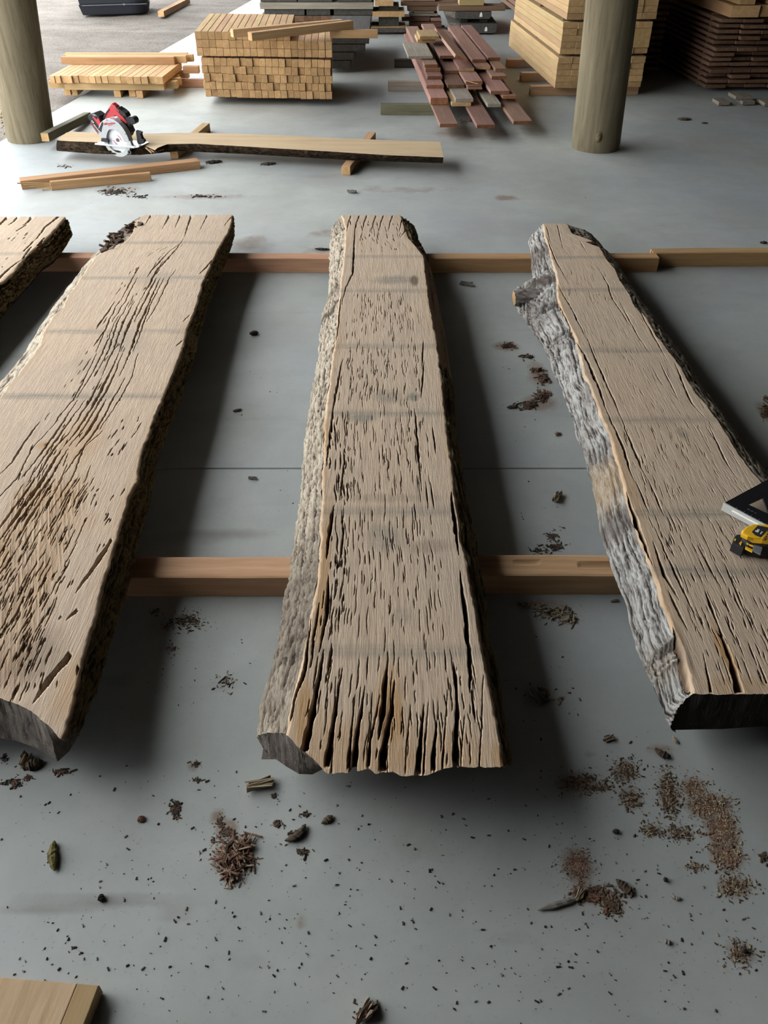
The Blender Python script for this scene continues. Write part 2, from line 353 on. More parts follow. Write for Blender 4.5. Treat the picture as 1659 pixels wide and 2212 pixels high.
# ------------------------------------------------------------------ live-edge slabs on their bearers
ZT, ZB = .168, .068
def poly(pts, z): return np.array(sorted([tuple(at(x,y,z))[:2] for x,y in pts], key=lambda p: p[1]))
def slab(name, label, L, R, OL, OR, start, bstart, cols, rows, seed, yend=None, bl=None, br=None, cracks=(), stains=(), checks=(), rough=(), zo=.085, endmat=None, group=None, outs=(None,None)):
    rng = np.random.default_rng(seed)
    pl, pr = poly(L, ZT), poly(R, ZT); pol, por = poly(OL, zo), poly(OR, zo)
    rag = lambda Y, s: .007*(fb(Y*26, Y*0+s, seed+s, 4)-.5)+.004*(fb(Y*90, Y*0, seed+s+5, 3)-.5)
    XL = lambda Y: np.interp(Y, pl[:,1], pl[:,0])+rag(Y,1)
    XR = lambda Y: np.interp(Y, pr[:,1], pr[:,0])+rag(Y,2)
    XO = [lambda Y: np.interp(Y, pol[:,1], pol[:,0]), lambda Y: np.interp(Y, por[:,1], por[:,0])]
    sp = np.array(sorted([tuple(at(x,y,ZT))[:2] for x,y in start])); bp = np.array(sorted([tuple(at(x,y,ZB))[:2] for x,y in bstart]))
    u = np.linspace(0,1,cols); Y0 = np.full(cols, sp[:,1].mean())
    for _ in range(6): Y0 = np.interp(XL(Y0)+u*(XR(Y0)-XL(Y0)), sp[:,0], sp[:,1])
    Y0 = Y0+.006*(fb(u*40, u*0, seed+9, 3)-.5)
    Ye = np.full(cols, yend)+.004*(fb(u*30, u*0, seed+8, 3)-.5)
    t = np.linspace(0,1,rows)[:,None]
    Y = Y0[None]+(Ye-Y0)[None]*t; X0, X1 = XL(Y), XR(Y); X = X0+u[None]*(X1-X0)
    Wd = (X1-X0)
    # gentle saw waviness; rounded arrises
    Z = ZT+.0016*(fb(X*8, Y*5, seed+3, 3)-.5)
    ed = np.minimum(u, 1-u)[None]*Wd; Z -= .006*np.clip(1-ed/.008, 0, 1)**2*(.4+1.2*vn(Y*30, Y*0, seed+4))
    A = np.zeros(X.shape+(4,)); A[...,3] = 1
    Yc = Y[:,cols//2]; dmin = np.zeros_like(Z)
    def cut(path, w, d, mode):                       # path (X,Y) increasing in Y
        ya, yb = path[0,1], path[-1,1]
        i0, i1 = np.searchsorted(Yc, ya-.05), np.searchsorted(Yc, yb+.05)
        if i1 <= i0: return
        Ys = Y[i0:i1]; xc = np.interp(Ys, path[:,1], path[:,0])
        j0 = max(0, int((( (path[:,0]-XL(path[:,1]))/(XR(path[:,1])-XL(path[:,1]))).min()-.06)*cols)); j1 = min(cols, int((((path[:,0]-XL(path[:,1]))/(XR(path[:,1])-XL(path[:,1]))).max()+.06)*cols)+1)
        if j1 <= j0: return
        Ys = Ys[:,j0:j1]; xc = xc[:,j0:j1]; xx = X[i0:i1,j0:j1]
        f = (Ys-ya)/(yb-ya); ins = (f > 0) & (f < 1)
        f = np.clip(f, 0, 1)
        if mode == 'near': tp = (1-f)**.7
        elif mode == 'far': tp = f**.7
        else: tp = np.clip(4*f*(1-f), 0, 1)**.9
        xc = xc+(.006*(fb(Ys*22, Ys*0, int(w*9e4)%50+seed, 3)-.5)+.003*(fb(Ys*90, Ys*0, seed+2, 2)-.5))*min(1, (yb-ya)/.35)
        ww = np.maximum(w*.5*tp*(.65+.7*vn(Ys*45, Ys*0, seed+6)), .0007)
        g = np.clip((1.0-np.abs(xx-xc)/ww)*2.2+.15, 0, 1)*ins*(tp > .05)
        dmin[i0:i1,j0:j1] = np.maximum(dmin[i0:i1,j0:j1], g*d*np.minimum(1, tp*1.6))
        A[i0:i1,j0:j1,2] = np.maximum(A[i0:i1,j0:j1,2], np.clip(g*1.2, 0, 1)*min(.85, .32+w*80))  # crack insides: dark weathered wood, with their shading deepened in the colour
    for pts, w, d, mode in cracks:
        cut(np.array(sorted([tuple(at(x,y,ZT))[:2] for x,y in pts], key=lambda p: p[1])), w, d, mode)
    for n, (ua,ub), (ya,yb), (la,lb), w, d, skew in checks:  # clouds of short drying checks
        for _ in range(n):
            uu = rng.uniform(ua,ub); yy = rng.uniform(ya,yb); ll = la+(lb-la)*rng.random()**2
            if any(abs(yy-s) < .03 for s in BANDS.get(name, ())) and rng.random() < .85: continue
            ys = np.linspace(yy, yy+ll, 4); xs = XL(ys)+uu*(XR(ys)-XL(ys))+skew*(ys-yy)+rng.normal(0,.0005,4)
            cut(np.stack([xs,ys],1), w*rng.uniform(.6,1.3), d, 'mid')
    for x, y, rx, ry, a, ch in stains:
        c = at(x,y,ZT); s = at(x+1,y,ZT).x-c.x; dy = abs(at(x,y-ry,ZT).y-c.y)
        q = np.sqrt(((X-c.x)/(rx*s))**2+((Y-c.y)/dy)**2)+.5*(fb(X*25, Y*14, seed+ch, 4)-.5)
        A[...,ch] = np.maximum(A[...,ch], a*np.clip((1.15-q)*1.6, 0, 1))
    for yb_, hw, a in [(b, .02, .75) for b in BANDS.get(name, ())]:   # marks left by stacking sticks
        q = np.abs(Y-yb_+.01*(fb(X*4, Y*0, seed, 2)-.5))/hw
        A[...,0] = np.maximum(A[...,0], a*np.clip(1.3-q, 0, 1)*(.25+.9*fb(X*6, Y*120, seed+7, 3)))
    warm = np.clip(1-ed/.05-.9*(1-fb(X*10, Y*4, seed+12, 3)), 0, 1)*.6
    A[...,1] = np.maximum(A[...,1], warm)
    for ua,ub,ya,yb,amp in rough:
        mk = np.clip((u[None]-ua)/.06,0,1)*np.clip((ub-u[None])/.08,0,1)*np.clip((Y-ya)/.1,0,1)*np.clip((yb-Y)/.12,0,1)
        tex = np.abs(fb((X+.35*Y)*210, Y*11, seed+15, 3)-.5)*2
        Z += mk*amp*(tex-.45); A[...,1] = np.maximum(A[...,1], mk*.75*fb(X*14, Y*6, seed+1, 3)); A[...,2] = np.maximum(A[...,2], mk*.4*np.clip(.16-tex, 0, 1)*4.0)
    Z -= dmin
    byc = np.interp(X[0], bp[:,0], bp[:,1]); kk = np.clip((byc-Y[0])/(ZT-ZB), -1.2, 1.2)
    Y = Y+kk[None]*np.minimum(dmin, .06)*np.clip(1-(Y-Y[:1])/.12, 0, 1)
    org = Vector((float(X.mean()), float(Y.mean()), ZB)); root = empty(name, org); tag(root, label, 'slab', group)
    o3 = np.array(org)
    # bark / sawn edges, one child per side
    chains = []
    for k, (side, spec) in enumerate(((-1, bl), (1, br))):
        chain = None
        for si, (pn, ya, yb, mat, amp, fx, fy, lich, plabel) in enumerate(spec):
            ns = 46; s = np.linspace(0, 1.45, ns)[None]
            XE = XL if side < 0 else XR
            ys0 = Y0[0] if side < 0 else Y0[-1]
            yo0 = outs[k] if outs[k] else ys0
            a0 = ys0 if ya is None else ya; a1 = yo0 if ya is None else ya
            b0 = (Ye[0] if side < 0 else Ye[-1]) if yb is None else yb
            nv = max(20, int((b0-a0)/.0034)); v = np.linspace(0,1,nv)[:,None]
            st = a0+(a1-a0)*np.clip(s,0,1); YY = st+(b0-st)*v
            xe = XE(YY); xo = XO[k](YY)+.010*(fb(YY*16, YY*0+k, seed+20+k, 4)-.5)*min(1, amp/.006)
            ze = np.interp(YY[:,:1], Yc, Z[:,0 if side < 0 else -1])+YY*0
            sc = np.clip(s,0,1); low = np.clip(s-1,0,1)/.45
            bul = np.sin(math.pi*sc*.5)
            xx = xe+(xo-xe)*(.55*sc+.45*bul)-side*low*.018; zz = ze+(zo-ze)*(.55*sc+.45*(1-np.cos(math.pi*sc*.5)))-low*(zo-ZB)
            arc = np.cumsum(np.sqrt(np.diff(xx,axis=1,prepend=xx[:,:1])**2+np.diff(zz,axis=1,prepend=zz[:,:1])**2),1)
            r1 = 1-np.abs(fb(arc*fx, YY*fy, seed+30+k, 4)-.5)*3.2; r2 = fb(arc*fx*2.6, YY*fy*2.2, seed+40+k, 3)
            r3 = fb(arc*430, YY*46, seed+35, 3); hgt = np.clip(.62*r1+.4*r2+.7*(r3-.5)-.04, 0, 1)
            for fz in range(4):
                fl_ = np.clip(1.2-np.abs(arc-(.02+.032*fz)-.016*(fb(YY*5, YY*0+fz*3, seed+80+fz, 3)-.5))/.0022, 0, 1)*np.clip((vn(YY*3, YY*0, seed+90+fz)-.35)*5, 0, 1)
                hgt = hgt*(1-.85*fl_)
            big = fb(arc*18, YY*5, seed+50, 3)
            dsp = amp*(hgt-.55)*1.1+amp*1.3*(big-.5); dsp = dsp*np.clip(.12+arc/.012, 0, 1)
            nx = np.abs(zo-ze[:,:1])+.03; nz = np.abs(xo-xe).mean()+.02; nl = np.sqrt(nx**2+nz**2)
            xx = xx+side*dsp*nx/nl; zz = np.maximum(zz+dsp*nz/nl, ZB)
            B = np.zeros(xx.shape+(4,)); B[...,3] = 1; B[...,0] = hgt
            for (x_, y_, hw_, a_, ch_) in lich:
                yc = at(x_,y_,.12).y
                B[...,ch_] = np.maximum(B[...,ch_], a_*np.clip(1.4-np.abs(YY-yc+.12*(fb(arc*20, YY*9, seed+60, 3)-.5))/hw_, 0, 1))
            Vb = np.stack([xx,YY,zz],-1)-o3
            me = mesh_np(pn, Vb, grid_q(nv, ns, flip=side < 0), mat, attr={'ridge': B})
            o = link(pn, me, root)
            if plabel: o['label'] = plabel
            if si == 0: chain = np.stack([xx[0],YY[0],zz[0]],-1)
        chains.append(chain)
    # body: top, end faces, underside
    V = [np.stack([X,Y,Z],-1).reshape(-1,3)]; Q = [grid_q(rows, cols)]; MI = [np.zeros(len(Q[0]))]; AT = [A.reshape(-1,4)]; n = rows*cols
    top0 = np.concatenate([chains[0][::-1], np.stack([X[0],Y[0],Z[0]],-1)[1:-1], chains[1]], 0)
    bx = top0[:,0].copy(); bx = np.clip(bx, XO[0](Y0[:1])[0]+.012, XO[1](Y0[-1:])[0]-.012)
    by = np.interp(bx, bp[:,0], bp[:,1]); by = np.where(top0[:,2] < zo-.002, np.maximum(by, top0[:,1]), by)
    bot0 = np.stack([bx, by, np.full(len(bx), ZB)], -1)
    nr = 12; tt = np.linspace(0,1,nr)[:,None,None]
    G = top0[None]+(bot0-top0)[None]*tt
    G[1:-1,:,1] += .005*(fb(G[1:-1,:,0]*70, G[1:-1,:,2]*50, seed+70, 4)-.5)+.004*(fb(G[1:-1,:,0]*20+G[1:-1,:,2]*60, G[1:-1,:,2]*140, seed+71, 2)-.5)
    V.append(G.reshape(-1,3)); q = grid_q(nr, G.shape[1], n, True); Q.append(q); MI.append(np.ones(len(q))); AT.append(np.tile([0,0,0,1.], (G.shape[0]*G.shape[1],1))); n += G.shape[0]*G.shape[1]
    far = np.stack([X[-1],Y[-1],Z[-1]],-1)[::4]; fl = far.copy(); fl[:,2] = ZB
    V.append(np.stack([far,fl],0).reshape(-1,3)); q = grid_q(2, len(far), n); Q.append(q); MI.append(np.ones(len(q))); AT.append(np.tile([0,0,0,1.], (2*len(far),1))); n += 2*len(far)
    yb = np.linspace(by.mean(), yend, 60)[:,None]; xa = XO[0](yb); xb = XO[1](yb); w_ = np.linspace(0,1,5)[None]
    U = np.stack([xa+.012+(xb-xa-.024)*w_, yb+0*w_, ZB+0*(yb+w_)], -1)
    V.append(U.reshape(-1,3)); q = grid_q(60, 5, n, True); Q.append(q); MI.append(np.ones(len(q))); AT.append(np.tile([0,0,0,1.], (300,1)))
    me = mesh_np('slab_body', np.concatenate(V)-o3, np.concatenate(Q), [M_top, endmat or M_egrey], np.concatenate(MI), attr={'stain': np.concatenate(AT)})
    link('slab_body', me, root)
    return root, XL, XR, org
by = lambda *ys: [at(829,y,ZT).y for y in ys]
BANDS = {'oak_slab': []}
def bands(*ys): BANDS['oak_slab'] = by(*ys)

# ---- middle slab
bands(554,628,748,893,1105,1408)
ML = [(737,464),(746,495),(742,538),(739,577),(731,635),(728,684),(724,733),(716,775),(710,824),(703,873),(700,928),(698,977),(695,1040),(693,1094),(689,1185),(685,1257),(669,1329),(657,1402),(644,1456),(628,1528),(615,1582),(590,1680)]
MR = [(868,466),(876,495),(885,515),(908,541),(916,551),(921,586),(928,642),(938,700),(947,749),(954,801),(959,847),(965,912),(972,961),(980,1010),(982,1040),(989,1094),(997,1159),(1011,1221),(1025,1293),(1036,1355),(1047,1420),(1058,1474),(1069,1528),(1080,1582),(1087,1619),(1090,1680)]
MOL = [(723,469),(713,502),(713,554),(711,603),(710,642),(697,681),(692,717),(690,749),(684,801),(674,857),(664,912),(658,961),(656,993),(655,1040),(642,1112),(633,1185),(624,1257),(613,1322),(602,1387),(584,1463),(566,1528),(557,1590),(545,1650)]
MOR = [(895,470),(905,520),(918,551),(934,593),(947,652),(957,700),(967,759),(976,820),(985,912),(1000,1040),(1011,1087),(1025,1148),(1036,1221),(1047,1275),(1051,1347),(1065,1420),(1080,1492),(1098,1619),(1109,1665)]
MS = [(600,1575),(615,1582),(642,1611),(675,1637),(704,1671),(733,1669),(765,1667),(798,1662),(812,1671),(848,1667),(866,1675),(902,1676),(921,1675),(939,1667),(975,1657),(989,1658),(1015,1657),(1054,1657),(1080,1658),(1089,1651),(1100,1640)]
MB = [(557,1604),(577,1626),(617,1655),(646,1672),(675,1673),(720,1650),(900,1640),(1100,1620)]
mc = [([(768,478),(766,520),(762,590),(748,620),(738,660)],.007,.03,'mid'),([(738,640),(727,735)],.005,.02,'mid'),([(741,775),(725,850),(718,900)],.006,.02,'mid'),([(723,850),(712,950),(706,1010)],.005,.02,'mid'),
 ([(722,1090),(712,1150),(705,1210)],.008,.03,'mid'),([(744,1130),(735,1210)],.005,.02,'mid'),([(710,1240),(705,1330),(690,1410)],.008,.03,'mid'),([(700,1400),(687,1480),(672,1560),(658,1620)],.015,.05,'near'),
 ([(740,1440),(725,1540),(705,1655)],.010,.04,'near'),([(790,1480),(776,1560),(762,1668)],.011,.045,'near'),([(768,1500),(752,1660)],.005,.02,'near'),([(835,1440),(830,1520),(818,1600)],.010,.04,'mid'),([(853,1465),(846,1540),(833,1600),(826,1665)],.013,.05,'near'),
 ([(822,1500),(800,1600),(796,1655)],.006,.02,'near'),([(917,1520),(910,1590),(902,1674)],.010,.045,'near'),([(946,1545),(940,1600),(936,1665)],.008,.04,'near'),([(986,1440),(988,1520),(985,1658)],.011,.05,'near'),([(980,1430),(987,1500)],.005,.02,'mid'),
 ([(995,1230),(1002,1300),(1013,1390),(1018,1500)],.010,.035,'mid'),([(1018,1480),(1027,1560)],.004,.015,'mid'),([(880,478),(874,500),(866,512)],.004,.02,'mid'),([(915,735),(912,790)],.005,.02,'mid'),([(916,780),(910,860)],.005,.02,'mid'),([(895,880),(905,980),(907,1040)],.005,.02,'mid'),
 ([(934,920),(942,980)],.004,.015,'mid'),([(920,1040),(925,1100)],.003,.012,'mid'),([(930,1040),(938,1100)],.003,.012,'mid'),([(745,980),(735,1080)],.004,.02,'mid'),([(672,1330),(660,1440),(640,1500),(620,1580)],.006,.02,'mid'),([(690,1300),(672,1420)],.005,.02,'mid'),
 ([(975,1060),(985,1150),(992,1200)],.009,.03,'mid')]
for x0 in (752,770,786,806,822,842,866): mc.append(([(x0+6,466),(x0,482),(x0-3,500)], .006, .03, 'far'))
for k in range(9):
    x0 = 715+k*40; mc.append(([(x0+R_.uniform(-3,3)+12,1440+R_.uniform(0,120)),(x0+4,1600),(x0,1672)], R_.uniform(.0015,.0032), .012, 'near'))
mst = [(760,1620,150,90,.5,1),(960,1630,110,60,.4,1),(838,856,34,16,.6,0),(892,858,14,10,.95,0),(785,902,32,12,.75,0),(830,1160,46,30,.5,0),(870,1330,26,20,.35,0),(840,1540,34,110,.95,1),(850,1640,70,40,.6,1),(655,1540,20,90,.9,1),(700,1230,14,160,.8,1),(690,1010,12,150,.8,1),(1075,1640,16,40,.7,1),(830,1560,14,60,.55,2),(850,605,50,10,.7,0),(895,605,10,12,.7,2),(880,500,10,16,.35,2),(930,1180,60,16,.25,2),(830,1075,140,10,.2,2)]
mch = [(300,(.1,.85),by(1660,640),(.03,.09),.0017,.005,0),(300,(.15,.8),by(1440,640),(.02,.07),.0015,.004,0),(50,(.05,.95),by(1660,1440),(.02,.08),.0018,.008,0),(60,(.1,.9),by(545,480),(.02,.07),.0035,.012,.02),(90,(.05,.2),by(1500,900),(.02,.09),.003,.01,-.04)]
slab('oak_slab', 'middle live-edge slab with tan bark on its left edge and a cracked near end', ML, MR, MOL, MOR, MS, MB, 340, 720, 21, yend=at(800,465,ZT).y,
  bl=[('bark_edge', None, None, M_btan, .010, 150, 22, [(640,1350,.28,.55,1),(720,680,.03,.9,1),(715,640,.05,.5,1),(730,490,.12,.4,1)], 'tan grey fibrous bark along the left edge')],
  br=[('bark_edge', None, at(957,810,.12).y, M_bdark, .008, 60, 12, [], 'black bark strip along the right edge'), ('sawn_edge', at(957,810,.12).y, at(916,551,.12).y, M_bside, .0012, 40, 5, [], 'straight sawn part of the right edge'),
      ('bark_edge', at(916,551,.12).y, None, M_bdark, .012, 60, 14, [], 'dark bark patch at the far right corner')],
  cracks=mc, stains=mst, checks=mch, group='wide slabs laid on the bearers', endmat=M_egrey, outs=(at(557,1592,.085).y, at(1104,1650,.085).y))

# ---- left slab
bands(524,600,716,856)
LL = [(310,465),(290,477),(287,497),(280,511),(260,531),(233,540),(203,555),(189,575),(165,612),(145,639),(135,663),(111,683),(95,710),(84,744),(51,791),(34,811),(13,835),(0,855),(-60,950),(-150,1110),(-240,1290),(-330,1500)]
LR = [(503,465),(500,491),(479,528),(462,558),(442,605),(422,670),(405,710),(395,754),(375,808),(358,848),(341,889),(321,943),(305,987),(299,1040),(282,1070),(270,1107),(257,1151),(241,1202),(226,1259),(213,1310),(199,1364),(186,1411),(172,1462),(162,1512),(154,1543),(137,1597),(125,1640)]
LOL = [(300,470),(275,495),(235,525),(222,538),(200,552),(185,575),(160,612),(140,639),(125,663),(105,683),(88,710),(70,744),(40,791),(20,811),(-5,840),(-80,960),(-175,1120),(-270,1300),(-360,1500)]
LOR = [(508,470),(506,507),(498,538),(473,602),(449,656),(439,697),(425,750),(405,811),(381,879),(358,946),(341,994),(330,1040),(316,1100),(300,1165),(282,1240),(264,1310),(240,1390),(214,1470),(190,1540),(174,1580),(150,1650)]
LS = [(-330,1500),(-150,1490),(-60,1498),(0,1509),(34,1519),(68,1536),(95,1560),(115,1577),(128,1594),(137,1598),(170,1600)]
LB = [(-330,1580),(-60,1588),(0,1594),(34,1600),(68,1612),(101,1629),(125,1645),(150,1622),(180,1570)]
lc = [([(415,463),(405,490),(398,512)],.010,.04,'far'),([(368,463),(360,478),(350,495)],.010,.04,'far'),([(328,463),(315,483)],.008,.03,'far'),([(391,463),(378,492)],.006,.03,'far'),([(449,463),(432,497)],.005,.02,'far'),([(499,470),(484,488)],.005,.02,'far'),
 ([(459,561),(445,578),(430,593)],.006,.02,'mid'),([(251,1148),(228,1188),(203,1226),(162,1283)],.009,.035,'mid'),([(169,1391),(150,1415),(142,1428),(111,1462),(71,1519)],.014,.045,'mid'),([(179,1307),(160,1325),(142,1340)],.006,.02,'mid'),([(178,1400),(165,1460)],.006,.02,'mid'),
 ([(410,680),(395,695)],.004,.012,'mid'),([(395,735),(380,748)],.004,.012,'mid'),([(250,650),(228,682),(207,712)],.005,.012,'mid'),([(225,715),(202,749)],.004,.01,'mid'),([(87,910),(50,960),(25,1000),(0,1025)],.005,.014,'mid'),([(100,1378),(90,1392)],.006,.02,'mid'),
 ([(340,900),(325,925)],.005,.014,'mid')]
base = [(398,514),(381,538),(341,582),(331,599),(304,649),(280,697),(257,761),(233,815),(209,862),(169,929),(135,967),(95,1034),(40,1110),(0,1170)]
bw = [at(x,y,ZT) for x,y in base]
for k, (off, w) in enumerate(((-.075,.003),(-.055,.004),(-.038,.004),(-.02,.005),(0,.008),(.015,.006),(.032,.006),(.05,.004),(.066,.003))):
    i = 0 if k == 4 else R_.randint(1,4)
    while i < len(base)-2:
        j = min(len(base)-1, i+R_.randint(2,4))
        seg = []
        for q in bw[i:j+1]:
            pp = Vector((q.x+off*(1+.15*R_.uniform(-1,1)), q.y, ZT)); d_ = pp.y*C_-(ZT-HC)*S_; seg.append((CX+FPX*pp.x/d_, CY+FPX*(-pp.y*S_-(ZT-HC)*C_)/d_))
        lc.append((seg, w*R_.uniform(.8,1.2), .012+w, 'mid')); i = j if R_.random() < .6 else j+1
lst = [(170,950,60,60,.4,1),(95,962,16,10,.7,1),(100,960,6,4,.8,2),(270,740,60,30,.35,0),(200,790,60,20,.25,0),(340,600,60,14,.4,0),(70,1420,70,70,.35,2),(120,1130,90,50,.3,1),(170,1480,50,80,.5,1),(60,1240,60,40,.3,1),(250,480,30,24,.6,2)]
lch = [(90,(.35,.62),by(1100,520),(.02,.07),.0022,.006,.03),(240,(.42,.80),by(1520,1040),(.02,.09),.0019,.006,.10),(50,(.72,.95),by(1520,900),(.01,.05),.003,.006,.12),(60,(.45,.75),by(1500,1250),(.02,.07),.0028,.009,.14)]
lroot, _, _, lorg = slab('oak_slab', 'large pale slab left of the middle one, with a concave sawn near end', LL, LR, LOL, LOR, LS, LB, 380, 700, 33, yend=at(400,464,ZT).y,
  bl=[('bark_edge', None, None, M_btan, .006, 60, 14, [(250,510,.12,.9,1)], 'thin broken bark on the left edge')],
  br=[('bark_edge', None, None, M_bdark, .013, 110, 36, [(420,740,.05,.6,2),(320,1040,.5,.25,2)], 'dark brown mossy bark along the right edge')],
  cracks=lc, stains=lst, checks=lch, rough=[(.36,.80,at(0,1530,ZT).y,at(100,1010,ZT).y,.0024)], group='wide slabs laid on the bearers', outs=(None, at(172,1582,.085).y))

# ---- right slab
bands(556,626,757,907,1110,1235)
RL = [(1172,485),(1176,512),(1186,534),(1190,559),(1199,584),(1203,610),(1203,642),(1219,686),(1241,725),(1251,765),(1260,805),(1273,834),(1284,862),(1295,895),(1309,920),(1320,953),(1329,989),(1338,1018),(1345,1040),(1356,1094),(1370,1134),(1385,1177),(1403,1221),(1417,1257),(1428,1300),(1443,1340),(1457,1372),(1472,1408),(1482,1448),(1491,1484),(1493,1497),(1500,1540)]
RR = [(1226,482),(1240,505),(1268,522),(1270,523),(1285,521),(1298,534),(1313,559),(1331,581),(1342,606),(1360,631),(1374,660),(1399,686),(1417,718),(1436,743),(1450,761),(1475,794),(1500,841),(1526,870),(1555,909),(1573,935),(1594,971),(1616,1003),(1645,1036),(1720,1120),(1820,1260),(1960,1500)]
ROL = [(1157,487),(1138,505),(1143,527),(1147,559),(1150,595),(1152,612),(1150,620),(1112,626),(1109,642),(1120,675),(1139,700),(1157,725),(1172,747),(1186,776),(1197,805),(1208,830),(1222,870),(1233,899),(1244,942),(1259,971),(1266,1007),(1277,1040),(1284,1076),(1291,1119),(1298,1156),(1309,1195),(1327,1239),(1345,1286),(1356,1318),(1363,1358),(1381,1412),(1399,1459),(1417,1499),(1432,1535),(1445,1571),(1460,1610)]
ROR = [(1260,487),(1275,500),(1288,512),(1303,534),(1320,559),(1340,585),(1352,606),(1372,631),(1386,660),(1412,686),(1432,718),(1452,743),(1466,761),(1490,794),(1514,841),(1540,870),(1568,909),(1588,935),(1608,971),(1632,1003),(1660,1036),(1740,1120),(1840,1260),(1980,1500)]
RS = [(1480,1496),(1493,1498),(1560,1501),(1600,1500),(1659,1499),(1800,1500),(1990,1500)]
RB = [(1440,1570),(1452,1577),(1500,1576),(1560,1575),(1659,1568),(1800,1565),(1990,1560)]
P5 = lambda *p: [(1060+x/2.7696, 440+y/2.7696) for x,y in p]
P6 = lambda *p: [(1060+x/2.7696, 1040+y/2.7696) for x,y in p]
rc = [(P5((325,170),(385,330),(470,480)),.006,.02,'mid'),(P5((400,480),(480,620),(580,820)),.006,.02,'mid'),(P5((560,760),(640,960),(740,1180),(800,1330)),.006,.022,'mid'),(P5((780,1280),(900,1570),(945,1662)),.006,.02,'mid'),(P5((395,560),(500,790)),.005,.02,'mid'),
 (P5((500,800),(560,900),(640,1080),(700,1260)),.009,.03,'mid'),(P5((690,1230),(790,1450),(860,1662)),.007,.025,'mid'),(P5((625,350),(700,480),(730,570),(850,750)),.006,.02,'mid'),(P5((770,580),(880,790),(960,900)),.005,.015,'mid'),(P5((880,620),(980,800),(1060,940)),.006,.02,'mid'),
 (P5((1010,940),(1100,1130),(1130,1180)),.004,.014,'mid'),(P5((1100,950),(1200,1190),(1290,1290)),.006,.02,'mid'),(P5((400,130),(430,260),(470,310)),.005,.02,'far'),(P5((520,200),(580,300)),.004,.015,'mid'),(P5((335,140),(365,260)),.005,.02,'far'),(P5((1310,1330),(1400,1530),(1480,1650)),.005,.016,'mid'),
 (P6((810,60),(890,290),(970,500)),.010,.03,'mid'),(P6((970,360),(1040,560),(1130,710)),.007,.025,'mid'),(P6((1060,650),(1180,890)),.006,.02,'mid'),(P6((980,270),(1060,450),(1200,750),(1230,830)),.005,.018,'mid'),(P6((870,0),(950,190)),.005,.018,'mid'),(P6((950,0),(1040,210)),.005,.018,'mid'),
 (P6((1280,650),(1370,880)),.006,.02,'mid'),(P6((1360,860),(1410,1000),(1450,1120),(1490,1262)),.015,.05,'near'),(P6((1270,1030),(1320,1262)),.005,.02,'near'),(P6((1240,380),(1350,590)),.005,.018,'mid'),(P6((1400,490),(1530,800)),.004,.016,'mid'),(P6((1090,870),(1140,1000),(1200,1250)),.008,.03,'mid'),(P6((1590,1050),(1650,1200)),.004,.016,'near')]
rst = [(P6((1410,1040))[0]+(18,70,.95,1)),(1455,1430,40,60,.4,1),(1420,1300,30,120,.5,1),(1600,1480,90,24,.45,1),(1340,1000,14,120,.5,1),(1590,1130,80,10,.3,0),(1500,640,30,8,.2,0),(P5((1145,1370))[0]+(14,12,.6,0)),(1478,1400,8,60,.4,2)]
rch = [(420,(.12,.95),by(1490,900),(.018,.06),.002,.006,.0),(200,(.12,.95),by(900,500),(.02,.07),.0018,.006,0),(110,(.1,.9),by(1490,1100),(.02,.07),.0026,.008,0)]
rroot, RXL, RXR, rorg = slab('oak_slab', 'slab on the right edge carrying the tape measure, grey bark and a broken branch stub', RL, RR, ROL, ROR, RS, RB, 500, 720, 45, yend=at(1200,483,ZT).y,
  bl=[('bark_edge', None, None, M_bgrey, .009, 150, 11, [(1300,1060,.10,.9,2),(1150,560,.10,.6,1),(1150,622,.035,.9,1),(1170,680,.10,.35,1),(1300,1150,.05,.6,1),(1290,1000,.06,.4,1),(1420,1440,.06,.3,2)], 'silver grey lichened bark along the left edge')],
  br=[('bark_edge', None, None, M_btan, .007, 120, 40, [], 'thin pale flaking bark on the right edge')],
  cracks=rc, stains=rst, checks=rch, group='wide slabs laid on the bearers', endmat=M_eblk, outs=(at(1445,1571,.085).y, None))

# ---- far left slab, half out of frame
bands(548)
FL = [(-420,467),(-560,620),(-700,800),(-800,900)]; FR = [(142,467),(139,473),(118,496),(102,514),(73,539),(56,554),(41,574),(26,592),(0,613),(-70,680),(-160,790),(-240,900)]
FOL = [(-440,470),(-580,620),(-720,800),(-820,900)]; FOR = [(152,478),(160,495),(155,509),(148,522),(135,541),(118,561),(94,577),(73,603),(46,632),(20,663),(0,687),(-60,760),(-150,850),(-230,950)]
fc = [([(20,466),(0,484),(-30,510)],.012,.04,'far'),([(41,466),(28,480),(16,488)],.008,.03,'far'),([(71,466),(60,480),(48,488)],.011,.04,'far'),([(127,467),(112,480),(98,490),(90,502),(75,520)],.010,.03,'far'),([(75,518),(62,532),(48,546)],.005,.02,'mid'),([(44,562),(20,580),(0,600),(-20,615)],.007,.02,'mid'),([(98,512),(78,534)],.005,.02,'mid'),([(70,530),(48,560)],.005,.02,'mid'),([(60,484),(34,500)],.005,.02,'mid')]
slab('oak_slab', 'slab cut off by the left picture edge, with thick dark shaggy bark', FL, FR, FOL, FOR, [(-800,900),(-240,900)], [(-820,930),(-230,930)], 300, 420, 57, yend=at(50,468,ZT).y,
  bl=[('bark_edge', None, None, M_bdark, .006, 60, 14, [], None)], br=[('bark_edge', None, None, M_bdark, .017, 95, 36, [(60,560,.2,.35,2)], 'thick dark shaggy bark on the right edge')],
  cracks=fc, stains=[], checks=[(120,(.55,.95),by(700,480),(.02,.07),.002,.006,0)], group='wide slabs laid on the bearers')

